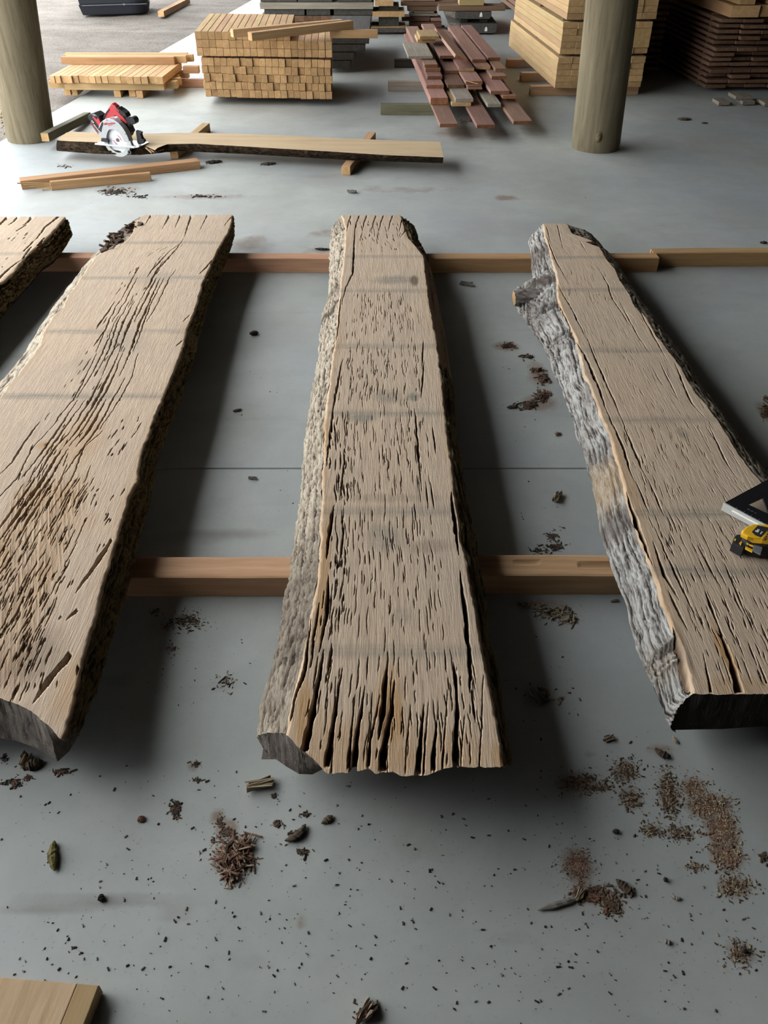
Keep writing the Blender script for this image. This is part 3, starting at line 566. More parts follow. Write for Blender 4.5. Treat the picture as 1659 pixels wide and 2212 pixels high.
# ---- bearers under the slabs (square timbers)
def timber_mesh(name, L, Wd, H, mats, bev=.0025, warp=0, n=1, chip=None):
    bm = bmesh.new(); bm_box(bm, (0,0,0), (L,Wd,H), None, bev)
    for f in bm.faces:
        if abs(f.normal.x) > .9: f.material_index = 1
    if warp: 
        for v in bm.verts: v.co.z += warp*math.sin(v.co.x*2.1)
    return bm_mesh(name, bm, mats)
def timber(name, label, cat, c, dims, rot, mats, group=None, bev=.0025):
    o = link(name, timber_mesh(name, *dims, mats, bev), None, c, rot if isinstance(rot, tuple) else (0,0,rot)); return tag(o, label, cat, group)
def skid_long(label, x0, x1, y0, y1, h, d, mats, feats=()):       # bearer built with enough rows for waney hollows and splits
    nx = max(30, int((x1-x0)/.012)); xs = np.linspace(-(x1-x0)/2, (x1-x0)/2, nx)
    prof = []; n_t = 14
    for k in range(n_t): prof.append((-d/2+d*k/(n_t-1), h))           # top, front to back
    prof += [(d/2, h*.5), (d/2, 0), (-d/2, 0), (-d/2, h*.33), (-d/2, h*.66)]
    P = np.array(prof); X = np.repeat(xs[:,None], len(P), 1); Yv = np.repeat(P[None,:,0], nx, 0); Z = np.repeat(P[None,:,1], nx, 0)
    Yv = Yv+.003*(fb(X*4, Z*9, 3, 3)-.5); tp = Z > h*.98; Z = np.where(tp, Z+.0025*(fb(X*6, Yv*40, 5, 3)-.5), Z)
    Z = np.where((P[None,:,1] == h) & ((np.abs(P[None,:,0]) > d/2-.001)), Z-.002, Z)
    for (fx0, fx1, fy, fw, dp) in feats:
        m = np.clip(1-np.abs((X-(fx0+fx1)/2)/((fx1-fx0)/2))**2, 0, 1)*np.clip(1-np.abs(Yv-fy)/fw, 0, 1)
        Z = np.where(tp, Z-dp*np.sqrt(m), Z)
    q = grid_q(nx, len(P)); V = np.stack([X,Yv,Z],-1).reshape(-1,3)
    qc = np.array([[i*len(P)+len(P)-1, i*len(P), (i+1)*len(P), (i+1)*len(P)+len(P)-1] for i in range(nx-1)])
    Q = [q, qc]; mi = [np.zeros(len(q)), np.zeros(len(qc))]
    m = len(P)
    e = []
    for b in (0, (nx-1)*m):                                              # end caps as quad fans between top and bottom rows
        for k in range(n_t-1): e.append([b+k, b+k+1, b+(m-4 if k >= n_t//2 else m-3), b+(m-4 if k >= n_t//2 else m-3)])
        e.append([b, b+m-3, b+m-2, b+m-1]); e.append([b+n_t-1, b+n_t, b+n_t+1, b+n_t+1])
    me = bpy.data.meshes.new('bearer')
    F = [list(map(int, f)) for f in np.concatenate(Q)]
    nside = len(F)
    F += [list(dict.fromkeys(map(int, f))) for f in e]
    me.from_pydata([tuple(map(float, v)) for v in V], [], F)
    for mm in mats: me.materials.append(mm)
    for i, p in enumerate(me.polygons): p.material_index = 1 if i >= nside else 0
    bm = bmesh.new(); bm.from_mesh(me); bmesh.ops.recalc_face_normals(bm, faces=bm.faces); bm.to_mesh(me); bm.free()
    o = link('bearer', me, None, ((x0+x1)/2, (y0+y1)/2, 0.001), (0,0,math.atan2(y1-y0, x1-x0)))
    return tag(o, label, 'bearer')
sk = ZB-.0035
yA = at(600,1290).y+.038
skid_long('near square bearer running from the left slab to under the middle slab', at(-260,1291).x, .04, yA+.004, yA, sk, .075, (M_skid, M_skide))
skid_long('near square bearer with bark hollows in its top, between middle and right slab', .05, at(1900,1285).x, yA+.010, yA+.006, sk, .075, (M_skid, M_skide), [(-.16,.05,.0,.012,.012),(-.05,.08,.022,.014,.015),(-.32,-.25,.01,.008,.006)])
yB = at(829,590).y+.032
skid_long('far square bearer reaching from the left picture edge to the middle slab', at(-560,585).x, at(800,585).x, yB+.03, yB, sk, .064, (M_skid, M_skide))
skid_long('far square bearer between the middle slab and the butt joint right of the right slab', at(812,590).x, at(1416,586).x, yB, yB+.008, sk, .064, (M_tan, M_skide))
skid_long('far square bearer lapping past the joint to the right picture edge', at(1408,580).x, at(1900,577).x, yB+.066, yB+.086, sk*.99, .06, (M_tan, M_skide))

# ---- the branch stub on the right slab
def stub():
    a = at(1160,640,.125); tipc = at(1110,641,.112)
    n, m_ = 28, 14; V = []; 
    ax = Vector((-1,-.05,-.05)).normalized(); uu = Vector((0,1,0)); vv = ax.cross(uu).normalized(); uu = vv.cross(ax)
    Lh = (a-tipc).length+.02
    for i in range(m_):
        f = i/(m_-1); c = a+Vector((.02,0,0))+ax*(Lh*f)
        for k in range(n):
            th = 2*math.pi*k/n; r = .032-.004*f+.007*(float(fb(th*6, f*2, 3, 3))-.5)+.003*math.sin(th*9)
            V.append(c+uu*(math.cos(th)*r*1.25)+vv*(math.sin(th)*r*.9))
    Q = [[i*n+k, i*n+(k+1)%n, (i+1)*n+(k+1)%n, (i+1)*n+k] for i in range(m_-1) for k in range(n)]
    V = np.array(V); B = np.zeros((len(V),4)); B[:,3] = 1; B[:,0] = fb(np.arange(len(V))%n*1.7, np.arange(len(V))//n*.9, 4, 3); B[:,1] = .35
    o = link('branch_stub', mesh_np('branch_stub', V-np.array(rorg), Q, M_bgrey, attr={'ridge': B}), rroot); o['label'] = 'broken branch stub wrapped in bark'
    bm = bmesh.new(); vs = [bm.verts.new(Vector(V[(m_-1)*n+k])-rorg) for k in range(n)]; c = bm.verts.new(sum((v.co for v in vs), Vector())/n+Vector((-.004,0,0)))
    for k in range(n): bm.faces.new((vs[k], vs[(k+1)%n], c))
    o2 = link('stub_end', bm_mesh('stub_end', bm, M_yele), o); o2['label'] = 'pale sawn end of the stub'
stub()
# ---- rotten knot hollow on the left slab's far left shoulder: curled bark scales
def knot():
    bm = bmesh.new(); rr = random.Random(4)
    for k in range(42):
        f = rr.random(); p = at(228+70*f+rr.uniform(-12,12), 532-52*f+rr.uniform(-10,10), ZT-.004)-lorg
        bm_box(bm, (p.x,p.y,p.z+rr.uniform(-.014,.006)), (rr.uniform(.02,.05), rr.uniform(.008,.02), rr.uniform(.004,.012)), (rr.uniform(-.6,.6), rr.uniform(-.6,.6), rr.uniform(.2,1.5)), .002)
    o = link('rotten_knot', bm_mesh('rotten_knot', bm, M_kn), lroot); o['label'] = 'dark crumbling knot of bark scales'; o['kind'] = 'stuff'
M_kn = sawn('rotten_bark', (.12,.08,.055), (.03,.02,.014), .5)
knot()

# ------------------------------------------------------------------ round timber posts
def post(label, c, r, top, hgt, seed):
    n, m_ = 64, 90; V = []; lean = (Vector(top)-Vector(c)); lean = lean/lean.z
    th = np.linspace(0, 2*math.pi, n, endpoint=False)[None]; z = np.linspace(0, hgt, m_)[:,None]
    rr = r*(1-.012*z)+.008*(fb(th*2/2, z*1.2, seed, 3)-.5)+.004*(fb(np.cos(th)*7+9, z*3, seed+1, 3)-.5)
    rr = rr+.006*np.clip(1-z/.02, 0, 1)*-1
    X = lean.x*z+rr*np.cos(th); Y = lean.y*z+rr*np.sin(th); Z = z+0*th
    V = np.stack([X,Y,Z],-1).reshape(-1,3); Q = np.array([[i*n+k, i*n+(k+1)%n, (i+1)*n+(k+1)%n, (i+1)*n+k] for i in range(m_-1) for k in range(n)])
    o = link('support_post', mesh_np('support_post', V, Q, M_post), None, c); tag(o, label, 'post'); return o
Yp = at(1281,333).y+.155; cp = Vector(((at(1228,322).x+at(1335,322).x)/2*1.015, Yp, 0)); tp_ = atY(1322,0,Yp)
pr_ = post('round weathered timber post in front of the yellow bundles on the right', cp, .153, tp_, 3.3, 3)
def knot_eye(parent, px, py, Yf):
    p = atY(px, py, Yf)-parent.location
    bm = bmesh.new(); bmesh.ops.create_uvsphere(bm, u_segments=16, v_segments=8, radius=1, matrix=Matrix.Translation(p) @ Matrix.Diagonal((.020,.010,.034,1)))
    bmesh.ops.create_uvsphere(bm, u_segments=12, v_segments=6, radius=1, matrix=Matrix.Translation(p+Vector((0,-.009,-.002))) @ Matrix.Diagonal((.011,.005,.017,1)))
    o = link('knot', bm_mesh('knot', bm, M_knot, True), parent); o['label'] = 'raised branch knot near the foot'
M_knot = plain('post_knot', (.20,.155,.09), .9, 0, .1, .5)
knot_eye(pr_, 1294, 296, Yp-.150)
Yq = at(70,313).y+.155; cq = Vector(((at(18,305).x+at(123,300).x)/2*1.01, Yq, 0)); tq = atY(21,0,Yq)
pl_ = post('round weathered timber post at the left edge of the concrete', cq, .152, tq, 3.3, 9)

# ------------------------------------------------------------------ stacked and loose timber behind the slabs
MESHC = {}
def beam(name, label, cat, c, L, Wd, H, rot, mats, group=None, bev=.0015):
    k = (name, round(L,2), round(Wd,3), round(H,3), mats[0].name, mats[1].name)
    if k not in MESHC: MESHC[k] = timber_mesh(name, L, Wd, H, mats, bev)
    o = link(name, MESHC[k], None, c, rot if isinstance(rot, tuple) else (0,0,rot)); return tag(o, label, cat, group)
def xbeam(name, label, cat, xl, xr, y, zt, h, w, mats, group=None, yr=None, tilt=0):     # runs across the view: pixel ends of its top front edge
    A, B = at(xl,y,zt), at(xr, y if yr is None else yr, zt); d = B-A; L = d.length; e = d.normalized(); n = Vector((-e.y, e.x, 0))
    c = (A+B)/2+n*(w/2); c.z = zt-h/2
    return beam(name, label, cat, c, L, w, h, (0,tilt,math.atan2(e.y,e.x)), mats, group)
AZ = math.atan2(1, -.0509)                                                               # direction in which the right-hand piles run
def ybeam(name, label, cat, xl, xr, y, zt, h, L, mats, group=None, az=AZ, pitch=0.0, roll=0.0):   # runs away from the view: pixel ends of its near top edge
    A, B = at(xl,y,zt), at(xr,y,zt); w = abs(B.x-A.x)
    e = Vector((math.cos(az), math.sin(az), 0)); c = (A+B)/2+e*(L/2); c.z = zt-h/2+pitch*L/2
    return beam(name, label, cat, c, L, w, h, (roll,-pitch,az), mats, group)
def endbox(name, label, cat, x0, x1, yt, yb, Y, L, mats, group=None, az=math.pi/2, end=True, back=0.0):   # pixel rectangle of its near face on the plane at distance Y
    a, b = atY(x0,yb,Y), atY(x1,yt,Y); w, h = b.x-a.x, b.z-a.z-.0025
    c = Vector(((a.x+b.x)/2, Y+back, (a.z+b.z)/2))+Vector((math.cos(az), math.sin(az), 0))*(L/2)
    if end: return beam(name, label, cat, c, L, w, h, az, mats, group)
    return beam(name, label, cat, c, w, L, h, az-math.pi/2, mats, group)
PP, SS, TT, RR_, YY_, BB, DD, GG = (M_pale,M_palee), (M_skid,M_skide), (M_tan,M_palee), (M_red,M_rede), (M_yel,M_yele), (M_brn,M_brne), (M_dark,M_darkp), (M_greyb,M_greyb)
GN = (M_green, M_green)

# ---- big stack of square timbers
A_, B_ = at(444,209.5,.05), at(718,215,.05); ex = (B_-A_).normalized(); azs = AZ; ey = Vector((math.cos(azs), math.sin(azs), 0))
wdt = (B_-A_).length; hh = .0528; Ls = .92
def stack_timber(x, z, w, label, grp, dy, h=hh):
    c = A_+ex*(x+w/2)+ey*(Ls/2+dy); c.z = z+h/2
    beam('square_timber', label, 'timber', c, Ls, w-.0032, h-.0016, azs, PP, grp, .002)
for r in range(5):
    n = 20; w = wdt/n; off = R_.uniform(-.006,.006)
    for k in range(n):
        stack_timber(off+k*w, .05+r*hh, w, f'pale square timber in the lower bundle, {ORD[4-r]} course from its top, {ORD[k]} from left', 'square timbers of the lower bundle', R_.uniform(-.014,.016)+(.016 if R_.random() < .2 else 0))
z1 = .05+5*hh
for k,(f0) in enumerate((.12,.5,.86)):
    c = A_+ex*(wdt/2)+ey*(Ls*f0); c.z = z1+.006
    beam('stacking_stick', ('front','middle','rear')[k]+' thin dark stick between the two bundles of square timbers', 'stick', c, wdt*1.0, .03, .0115, math.atan2(ex.y,ex.x), BB, 'sticks between the two timber bundles')
z1 += .0122
for r in range(3):
    n = 20; w = wdt*1.035/n; off = -.022
    for k in range(n if r < 2 else 14):
        stack_timber(off+k*w, z1+r*hh, w, f'pale square timber in the upper bundle, {ORD[2-r]} course from its top, {ORD[k]} from left', 'square timbers of the upper bundle', R_.uniform(-.012,.004))
for k, f0 in enumerate((.3,.85)):
    c = A_+ex*(wdt/2)+ey*(Ls*f0); c.z = .0255
    beam('bearer', ('front','rear')[k]+' dark bearer hidden in shade under the big square-timber stack', 'bearer', c, wdt*.86, .07, .047, math.atan2(ex.y,ex.x), BB)
ztop = z1+3*hh
def diag(label, p, q, zb, h, w, mats, name='loose_timber'):     # pixel line of the near bottom edge
    A, B = at(*p,zb), at(*q,zb); e = (B-A).normalized(); n = Vector((-e.y,e.x,0)); c = (A+B)/2+n*(w/2); c.z = zb+h/2+.0008
    return beam(name, label, 'timber', c, (B-A).length, w, h, math.atan2(e.y,e.x), mats)
diag('rear one of two loose timbers lying askew on top of the square-timber stack', (505,82), (742,60), ztop, .05, .052, PP)
diag('front one of two loose timbers lying askew on top of the square-timber stack', (545,89.5), (764,62), ztop, .05, .052, PP)
xbeam('loose_timber', 'loose timber end sticking out right behind the top of the square-timber stack', 'timber', 712, 816, 65, z1+2*hh+.0535, .052, .05, TT, yr=65)
xbeam('long_bearer', 'long dark bearer on the ground linking the low left pile and the square-timber stack', 'bearer', 372, 452, 173, .055, .053, .06, SS)

# ---- low left pile of criss-crossed timbers
g1 = 'timber ends under the low left pile'
for k,(xl,xr,yb) in enumerate(((137,150,205),(154,165,205.5),(245,259,209),(277,291,208),(293,307,211))):
    ybeam('pile_timber', f'short timber end under the low left pile, {ORD[k]} from left', 'timber', xl, xr, yb-14.5, .053, .052, .85, PP, g1, azs)
g2 = 'lengthwise timbers in the second layer of the low left pile'
for k,(xl,xr,y,w) in enumerate(((137,353,178.6,.06),(104,381,175,.06),(108,388,168.5,.06),(116,384,161,.06),(126,405,153.5,.06))):
    xbeam('pile_timber', f'lengthwise timber in the low left pile, second layer, {ORD[k]} from the front', 'timber', xl, xr, y, .1055, .051, w, PP if k % 2 == 0 else TT, g2, yr=y+1)
xs_ = [107,118,130,142,155,167,180,191,205,217,231,246,259,274,288,304,319,334,352]
A3, B3 = at(107.5,163.2,.1585), at(352,165.4,.1585); e3 = (B3-A3).normalized(); n3 = Vector((-e3.y,e3.x,0)); w3 = (B3-A3).length
for k in range(18):
    f0, f1 = (xs_[k]-107)/245, (xs_[k+1]-107)/245
    c = A3+e3*(w3*(f0+f1)/2)+n3*(.30+R_.uniform(-.02,.015)); c.z = .1585-.0255
    beam('pile_timber', f'short timber lying front to back on the low left pile, {ORD[k]} from left', 'timber', c, .60, w3*(f1-f0)-.002, .051, math.atan2(n3.y,n3.x), PP, 'front-to-back timbers of the low left pile')
for k,(xl,xr,y) in enumerate(((130,375,123.6),(140,401,121.2),(137,416,118.2),(139,404,115.2))):
    xbeam('pile_timber', f'long timber on top of the low left pile, {ORD[k]} from the front', 'timber', xl, xr, y, .2115, .0515, .044, TT if k == 0 else PP, 'long timbers on top of the low left pile', yr=y)
xbeam('pile_timber', 'timber end poking out right of the low left pile at mid height', 'timber', 394, 428, 143.5, .1585, .051, .055, TT, yr=143.5)

# ---- plank with the saw on it, its bearers, loose lengths
def saw_plank():
    zt, zb = .102, .052
    BK = [(123,297),(128,291),(152,284),(200,286),(250,288),(329,288.5),(382,287),(439,287),(542,290),(652,294),(710,298),(816,302),(957,306.5)]
    FT = [(123,303),(150,305),(209,307.5),(300,313),(314,315),(328,322),(335,325),(341,319),(361,311.5),(423,310.5),(505,315),(587,320),(710,327),(833,335),(958,340)]
    FB = [(124,326),(200,332),(300,335),(386,326.5),(525,332.5),(669,341),(788,347.5),(958,352.5)]
    w = lambda P, z: np.array([tuple(at(x,y,z))[:2] for x,y in P])
    bk, ft, fbm = w(BK,zt), w(FT,zt), w(FB,zb); nx, ny = 420, 26
    xa, xb = max(bk[0,0],ft[0,0]), min(bk[-1,0],ft[-1,0]); xs = np.linspace(xa,xb,nx)[:,None]; v = np.linspace(0,1,ny)[None]
    yb = np.interp(xs, bk[:,0], bk[:,1])+.006*(fb(xs*40, xs*0, 3, 3)-.5); yf = np.interp(xs, ft[:,0], ft[:,1])+.004*(fb(xs*60, xs*0, 4, 3)-.5); yu = np.interp(xs, fbm[:,0], fbm[:,1])
    Yt = yf+(yb-yf)*v; Xt = xs+0*v; Zt = zt+.002*(fb(Xt*6, Yt*30, 6, 3)-.5)
    org = Vector((float(xs.mean()), float(Yt.mean()), zb)); root = empty('live_edge_plank', org); tag(root, 'narrow pale live-edge plank under the circular saw, splintered at its left end', 'plank')
    o3 = np.array(org)
    V = [np.stack([Xt,Yt,Zt],-1).reshape(-1,3)]; Q = [grid_q(nx, ny, flip=True)]; n = nx*ny
    und = np.stack([np.concatenate([xs,xs],1), np.concatenate([yu+.005,yb],1), np.full((nx,2),zb)],-1); V.append(und.reshape(-1,3)); Q.append(grid_q(nx,2,n)); n += nx*2
    bkf = np.stack([np.concatenate([xs,xs],1), np.concatenate([yb,yb],1), np.concatenate([zt+0*xs,zb+0*xs],1)],-1); V.append(bkf.reshape(-1,3)); Q.append(grid_q(nx,2,n,True)); n += nx*2
    MI = [np.zeros(sum(len(q) for q in Q))]
    for i, fl in ((0,False),(nx-1,True)):
        tp = np.stack([Xt[i],Yt[i],Zt[i]],-1); bt = tp.copy(); bt[:,2] = zb; jg = .02*(vn(np.arange(ny)*1.3, np.zeros(ny), 8)-.5) if i == 0 else 0*np.arange(ny); bt[:,0] += jg
        V.append(np.stack([tp,bt],0).reshape(-1,3)); q = grid_q(2, ny, n, fl); Q.append(q); MI.append(np.ones(len(q))); n += 2*ny
    link('plank_body', mesh_np('plank_body', np.concatenate(V)-o3, np.concatenate(Q), [M_saw, M_brne], np.concatenate(MI)), root)
    m = 14; s = np.linspace(0,1,m)[None]; amp = .012
    xx = xs+0*s; yy = yf+(yu-yf)*s-.010*np.sin(math.pi*s); zz = zt+(zb-zt)*s+0*xs; r = fb(xx*60, zz*160, 9, 4); yy = yy-amp*(r-.5)*np.clip(s*4,0,1)
    B = np.zeros(xx.shape+(4,)); B[...,3] = 1; B[...,0] = r*.55
    o = link('bark_edge', mesh_np('bark_edge', np.stack([xx,yy,zz],-1)-o3, grid_q(nx,m), M_bdark, attr={'ridge':B}), root); o['label'] = 'dark bark on the near edge'
    bm = bmesh.new()
    for k in range(6):
        a = at(318+k*5, 319-k*1.3, zt)-org
        bm_box(bm, (a.x+.01,a.y-.012,a.z-.012), (.06,.008,.006), (0,.35,-.75), .001)
    o = link('splinter', bm_mesh('splinter', bm, M_yel), root); o['label'] = 'torn orange splinters beside the saw cut'
M_saw = sawn('pale_plank_face', (.52,.37,.245), (.42,.285,.18), .1, (2,30,30), .2, .3)
saw_plank()
def ground_len(label, p, q, h, w, mats, name='loose_timber', z=0, cat='timber'):
    A, B = at(*p,z), at(*q,z); e = (B-A).normalized(); n = Vector((-e.y,e.x,0)); c = (A+B)/2+n*(w/2); c.z = z+h/2+.0006
    return beam(name, label, cat, c, (B-A).length, w, h, math.atan2(e.y,e.x), mats, None, .002)
ground_len('right-hand square bearer under the saw plank, its end pointing at the viewer', (757,379), (812,303), .05, .052, PP, 'bearer', cat='bearer')
ground_len('left-hand square bearer under the saw plank, showing at the back too', (386,343), (455,283), .05, .052, PP, 'bearer', cat='bearer')
ground_len('long orange-brown square length on the concrete left of the slabs', (48,410), (434,365.5), .046, .075, TT)
o = ground_len('short split length lying against the long orange-brown length', (112,412), (328,391.5), .046, .028, TT)
bm = bmesh.new()
for k in range(5): bm_box(bm, (-.26-.02*k,-.004+.004*k,-.012+.007*k), (.13+.02*k,.005,.006), (0,.06*(k-2),.05*(k-2)), .001)
s_ = link('splinter', bm_mesh('splinter', bm, M_tan), o); s_['label'] = 'frayed splinters at the left end'
pa, pb = at(108,306,.055), at(199,259,.0); ee = (pb-pa).normalized(); cc = (pa+pb)/2+Vector((-ee.y,ee.x,0)).normalized()*.025; cc.z += .025
beam('offcut', 'grey-tan offcut lying at the foot of the left post', 'offcut', cc, (pb-pa).length, .05, .05, (0,-math.asin(ee.z),math.atan2(ee.y,ee.x)), (M_green, M_palee), None, .002)

# ---- pile of red boards
rb = 'red planed boards in the loose pile'
def red(k, xl, xr, y, z, L, label, mats=RR_, h=.023, pitch=0.0, roll=0.0, az=AZ): return ybeam('red_board', label, 'board', xl, xr, y, z, h, L, mats, rb, az, pitch, roll)
LZ = lambda l: .0715+.0237*l
for k,(xl,xr,y,l,L,h,m,lb) in enumerate((
 (950,989,267,1,2.75,.023,RR_,'long red board at the bottom left of the pile, jutting farthest toward the viewer'),
 (1030,1070,269,1,2.5,.023,RR_,'red board jutting low from the middle of the pile bottom'),
 (1109,1150,261,1,2.4,.023,RR_,'bright orange-red board jutting low at the right of the pile'),
 (930,968,211,3,2.4,.045,RR_,'thick red board end at the left, above the lowest jutting board'),
 (976,1018,222,2,2.2,.023,YY_,'pale edged board just under the light grey-tan board'),
 (984,1023,213,3,2.2,.023,GG,'light grey-tan board jutting over the pile front'),
 (1053,1083,224,2,2.2,.023,GG,'dark grey short end in the shade at the right of the pile front'),
 (921,959,183,4,2.35,.023,RR_,'red board end in the left column, third from the bottom'),
 (967,1004,183,4,2.2,.023,BB,'rough brown board with a broken end in the middle column'),
 (1009,1041,185,4,2.1,.0112,RR_,'upper of two thin red strips in the middle of the pile'),
 (1060,1101,196,4,2.3,.023,RR_,'wide red board with a clean sawn end at the right of the pile front'),
 (1086,1115,206,3,2.2,.023,RR_,'narrow red board slipped out at the far right side'),
 (1006,1043,175,5,2.0,.023,RR_,'red board with a thin splinter lying across it'),
 (923,956,164,5,2.2,.023,RR_,'red board end in the left column, fourth from the bottom'),
 (919,952,147,6,2.1,.023,RR_,'red board end in the left column, second from the top'),
 (961,991,152,5,1.9,.023,RR_,'red board end right of the left column, below the yellow-edged board'),
 (992,1025,147,6,1.9,.023,(M_red,M_yele),'yellow-edged board end in the upper middle of the pile'),
 (1028,1060,143,6,1.9,.023,(M_red,M_yele),'yellow-edged board end right of the other yellow-edged one'),
 (1062,1095,164,5,2.0,.023,RR_,'brown board end in the right column, second from the top'),
 (1070,1094,148,6,1.9,.023,BB,'dark brown board end in the right column under the top board'),
 (917,946,139,7,1.8,.023,RR_,'red board at the upper left, under the grey sloping board'),
 (950,982,120,7,1.7,.023,RR_,'red board beside the grey sloping board on the pile top'),
 (1020,1051,128,7,1.7,.023,RR_,'widest-looking red board on the pile top'),
 (1054,1081,124,7,1.7,.023,RR_,'red board at the right of the pile top'))):
    red(k, xl, xr, y, LZ(l), L, lb, m, h)
red(24, 1010,1042,190,LZ(4)-.0118,2.1,'lower of two thin red strips in the middle of the pile', h=.0112)
red(25, 982,1012,123,LZ(7)+.056,1.3,'twisted red board tipped on edge on the pile top', roll=.34, az=AZ+.02)
red(26, 882,935,121,LZ(8)+.001,.62,'short weathered grey board sloping on the left of the pile top', GG, h=.02, pitch=.004)
red(27, 902,941,85,LZ(8)+.028,.30,'lower of two short yellow offcuts on the pile top', YY_, h=.026)
red(28, 907,949,78,LZ(8)+.0555,.34,'upper of two short yellow offcuts on the pile top', YY_, h=.026)
xbeam('splinter', 'thin pale splinter lying across a red board', 'splinter', 1000, 1032, 172, LZ(5)+.005, .004, .006, YY_, yr=181)
for xl,xr,y,h,m,lb in ((822,960,226,.068,GN,'mossy green bearer under the front of the red board pile'),(838,1060,176,.068,GG,'grey bearer under the middle of the red board pile'),(852,1040,128,.068,DD,'dark bearer under the rear of the red board pile')):
    xbeam('bearer', lb, 'bearer', xl, xr, y, .0705, h+.002, .06, m)

# ---- yellow boards in strapped bundles behind the right post
A2, B2 = at(1198,191,.07), at(1392,197,.07); az2 = AZ+.012; n2 = Vector((math.cos(az2),math.sin(az2),0)); e2 = Vector((n2.y,-n2.x,0)); w2 = (B2-A2).length
z = .07
for b_ in range(4):
    nc = 5; hc = .0425; offx = (0,.012,.03,.05)[b_]; dy0 = (0,.02,.015,.02)[b_]; Lb = (1.95,1.85,1.85,1.8)[b_]
    for r in range(nc):
        ncol = 6
        for k in range(ncol):
            if b_ == 1 and r in (1,2,3) and k >= 4:
                if r == 1 and k == 4:
                    c = A2+e2*(offx+w2*(5/6))+n2*(Lb/2+dy0-.01); c.z = z+hc*2.5
                    beam('yellow_beam', 'large orange-brown squared beam in the right half of the second yellow bundle', 'timber', c, Lb, w2/3-.003, hc*3-.002, az2, (M_yel,M_tan))
                continue
            w = w2/ncol; c = A2+e2*(offx+w*(k+.5))+n2*(Lb/2+dy0+R_.uniform(-.008,.008)); c.z = z+hc*(r+.5)
            beam('yellow_board', f'yellow board, {ORD[b_]} bundle up behind right post, {ORD[r]} course up, {ORD[k]} from left', 'board', c, Lb, w-.002, hc-.0012, az2, YY_, 'boards of the yellow bundles')
    z += nc*hc
    if b_ < 3:
        for j in range(3):
            c = A2+e2*(w2/2+.02)+n2*(.12+.8*j); c.z = z+.0075
            beam('stacking_stick', f'thin stick between the {ORD[b_]} and {ORD[b_+1]} yellow bundles, {ORD[j]} from the front', 'stick', c, w2*.98, .035, .0145, az2-math.pi/2, BB, 'sticks between the yellow bundles')
    z += .0155
for k,(xl,y,lb) in enumerate(((1148,187,'front'),(1127,158,'middle'),(1096,129,'rear'))):
    P = at(xl,y,.068); q = (P-A2).dot(n2); c0 = A2+n2*(q+.035); a = (P-A2).dot(e2); L = w2-a+.02
    c = A2+e2*(a+L/2)+n2*(q+.035); c.z = .0345
    beam('bearer', lb+' square bearer sticking out left under the yellow bundles', 'bearer', c, L, .07, .067, az2-math.pi/2, SS)

# ---- stickered stacks in the dark right corner
def stickered(prefix, where, x0, y0, widths, layers, L, z0, mats, azz, ragged, grp, pitch=.038, th=.024, stick=True, keep=None):
    n = Vector((math.cos(azz), math.sin(azz), 0)); e = Vector((n.y,-n.x,0)); o = Vector((x0,y0,0)); z = z0; wt = sum(widths)
    for r in range(layers):
        x = 0.0
        for k, w in enumerate(widths):
            ll = L; c = o+e*(x+w/2)+n*(ll/2+R_.uniform(-ragged,ragged)); c.z = z+th/2
            beam('stacked_board', f'{prefix} board {where}, {ORD[r]} layer up, {ORD[k]} from left', 'board', c, ll, w-.006, th-.0006, azz, mats, grp); x += w
        z += th
        for j in range(2):
            c = o+e*(wt/2)+n*(.22+j*(L-.5)); c.z = z+(pitch-th)/2
            beam('stacking_stick', f'{"front" if j == 0 else "rear"} stick {where}, above {ORD[r]} layer', 'stick', c, wt*.97, .03, pitch-th-.0005, azz-math.pi/2, mats, 'sticks of '+grp)
        z += pitch-th
    return z
P = at(1527,206,0)
zr = stickered('dark', 'of the right wall stack', P.x+.01, P.y+.10, (.17,.16,.18,.17,.17), 13, 2.0, .03, BB, AZ, .05, 'boards of the stickered stack by the right wall')
for k, dx in enumerate((.12,.5)):
    c = Vector((P.x+.44, P.y+.35+k*1.4, .0145)); beam('bearer', ('front','rear')[k]+' low bearer under the stickered stack by the right wall', 'bearer', c, .84, .07, .028, 0, DD)
for k,(xl,xr,y,z_,L) in enumerate(((1553,1578,220,.03,.22),(1605,1632,219,.03,.22),(1590,1626,208,.055,.25),(1652,1700,222,.03,.25))):
    ybeam('offcut', ('leftmost','middle','upper','rightmost')[k]+' grey board end jutting from the foot of the stickered stack by the right wall', 'offcut', xl, xr, y, z_, .024, L*.6, GG, 'grey board ends at the foot of the right stack')
for r in range(3):
    for k in range(4):
        c = Vector((P.x+.12+k*.235, P.y+.9+R_.uniform(-.03,.03), zr+.04+r*.082)); 
        beam('pale_timber', f'pale timber end on top of the stickered right stack, {ORD[r]} row, {ORD[k]} from left', 'timber', c, 1.7, (.22,.12,.12)[r], .078, AZ, TT, 'pale timbers on top of the right stack')
Pm = atY(1409,140,7.55)
zm = stickered('dark', 'of the black stack beside the yellow bundles', 2.048, 7.7, (.155,.155), 15, 1.6, .06, BB, AZ, .03, 'boards of the black stack right of the yellow bundles', pitch=.045)
for k in range(2): beam('bearer', ('front','rear')[k]+' block under the black stack right of the yellow bundles', 'bearer', Vector((2.17, 7.95+k*1.0, .0295)), .28, .08, .058, 0, DD)

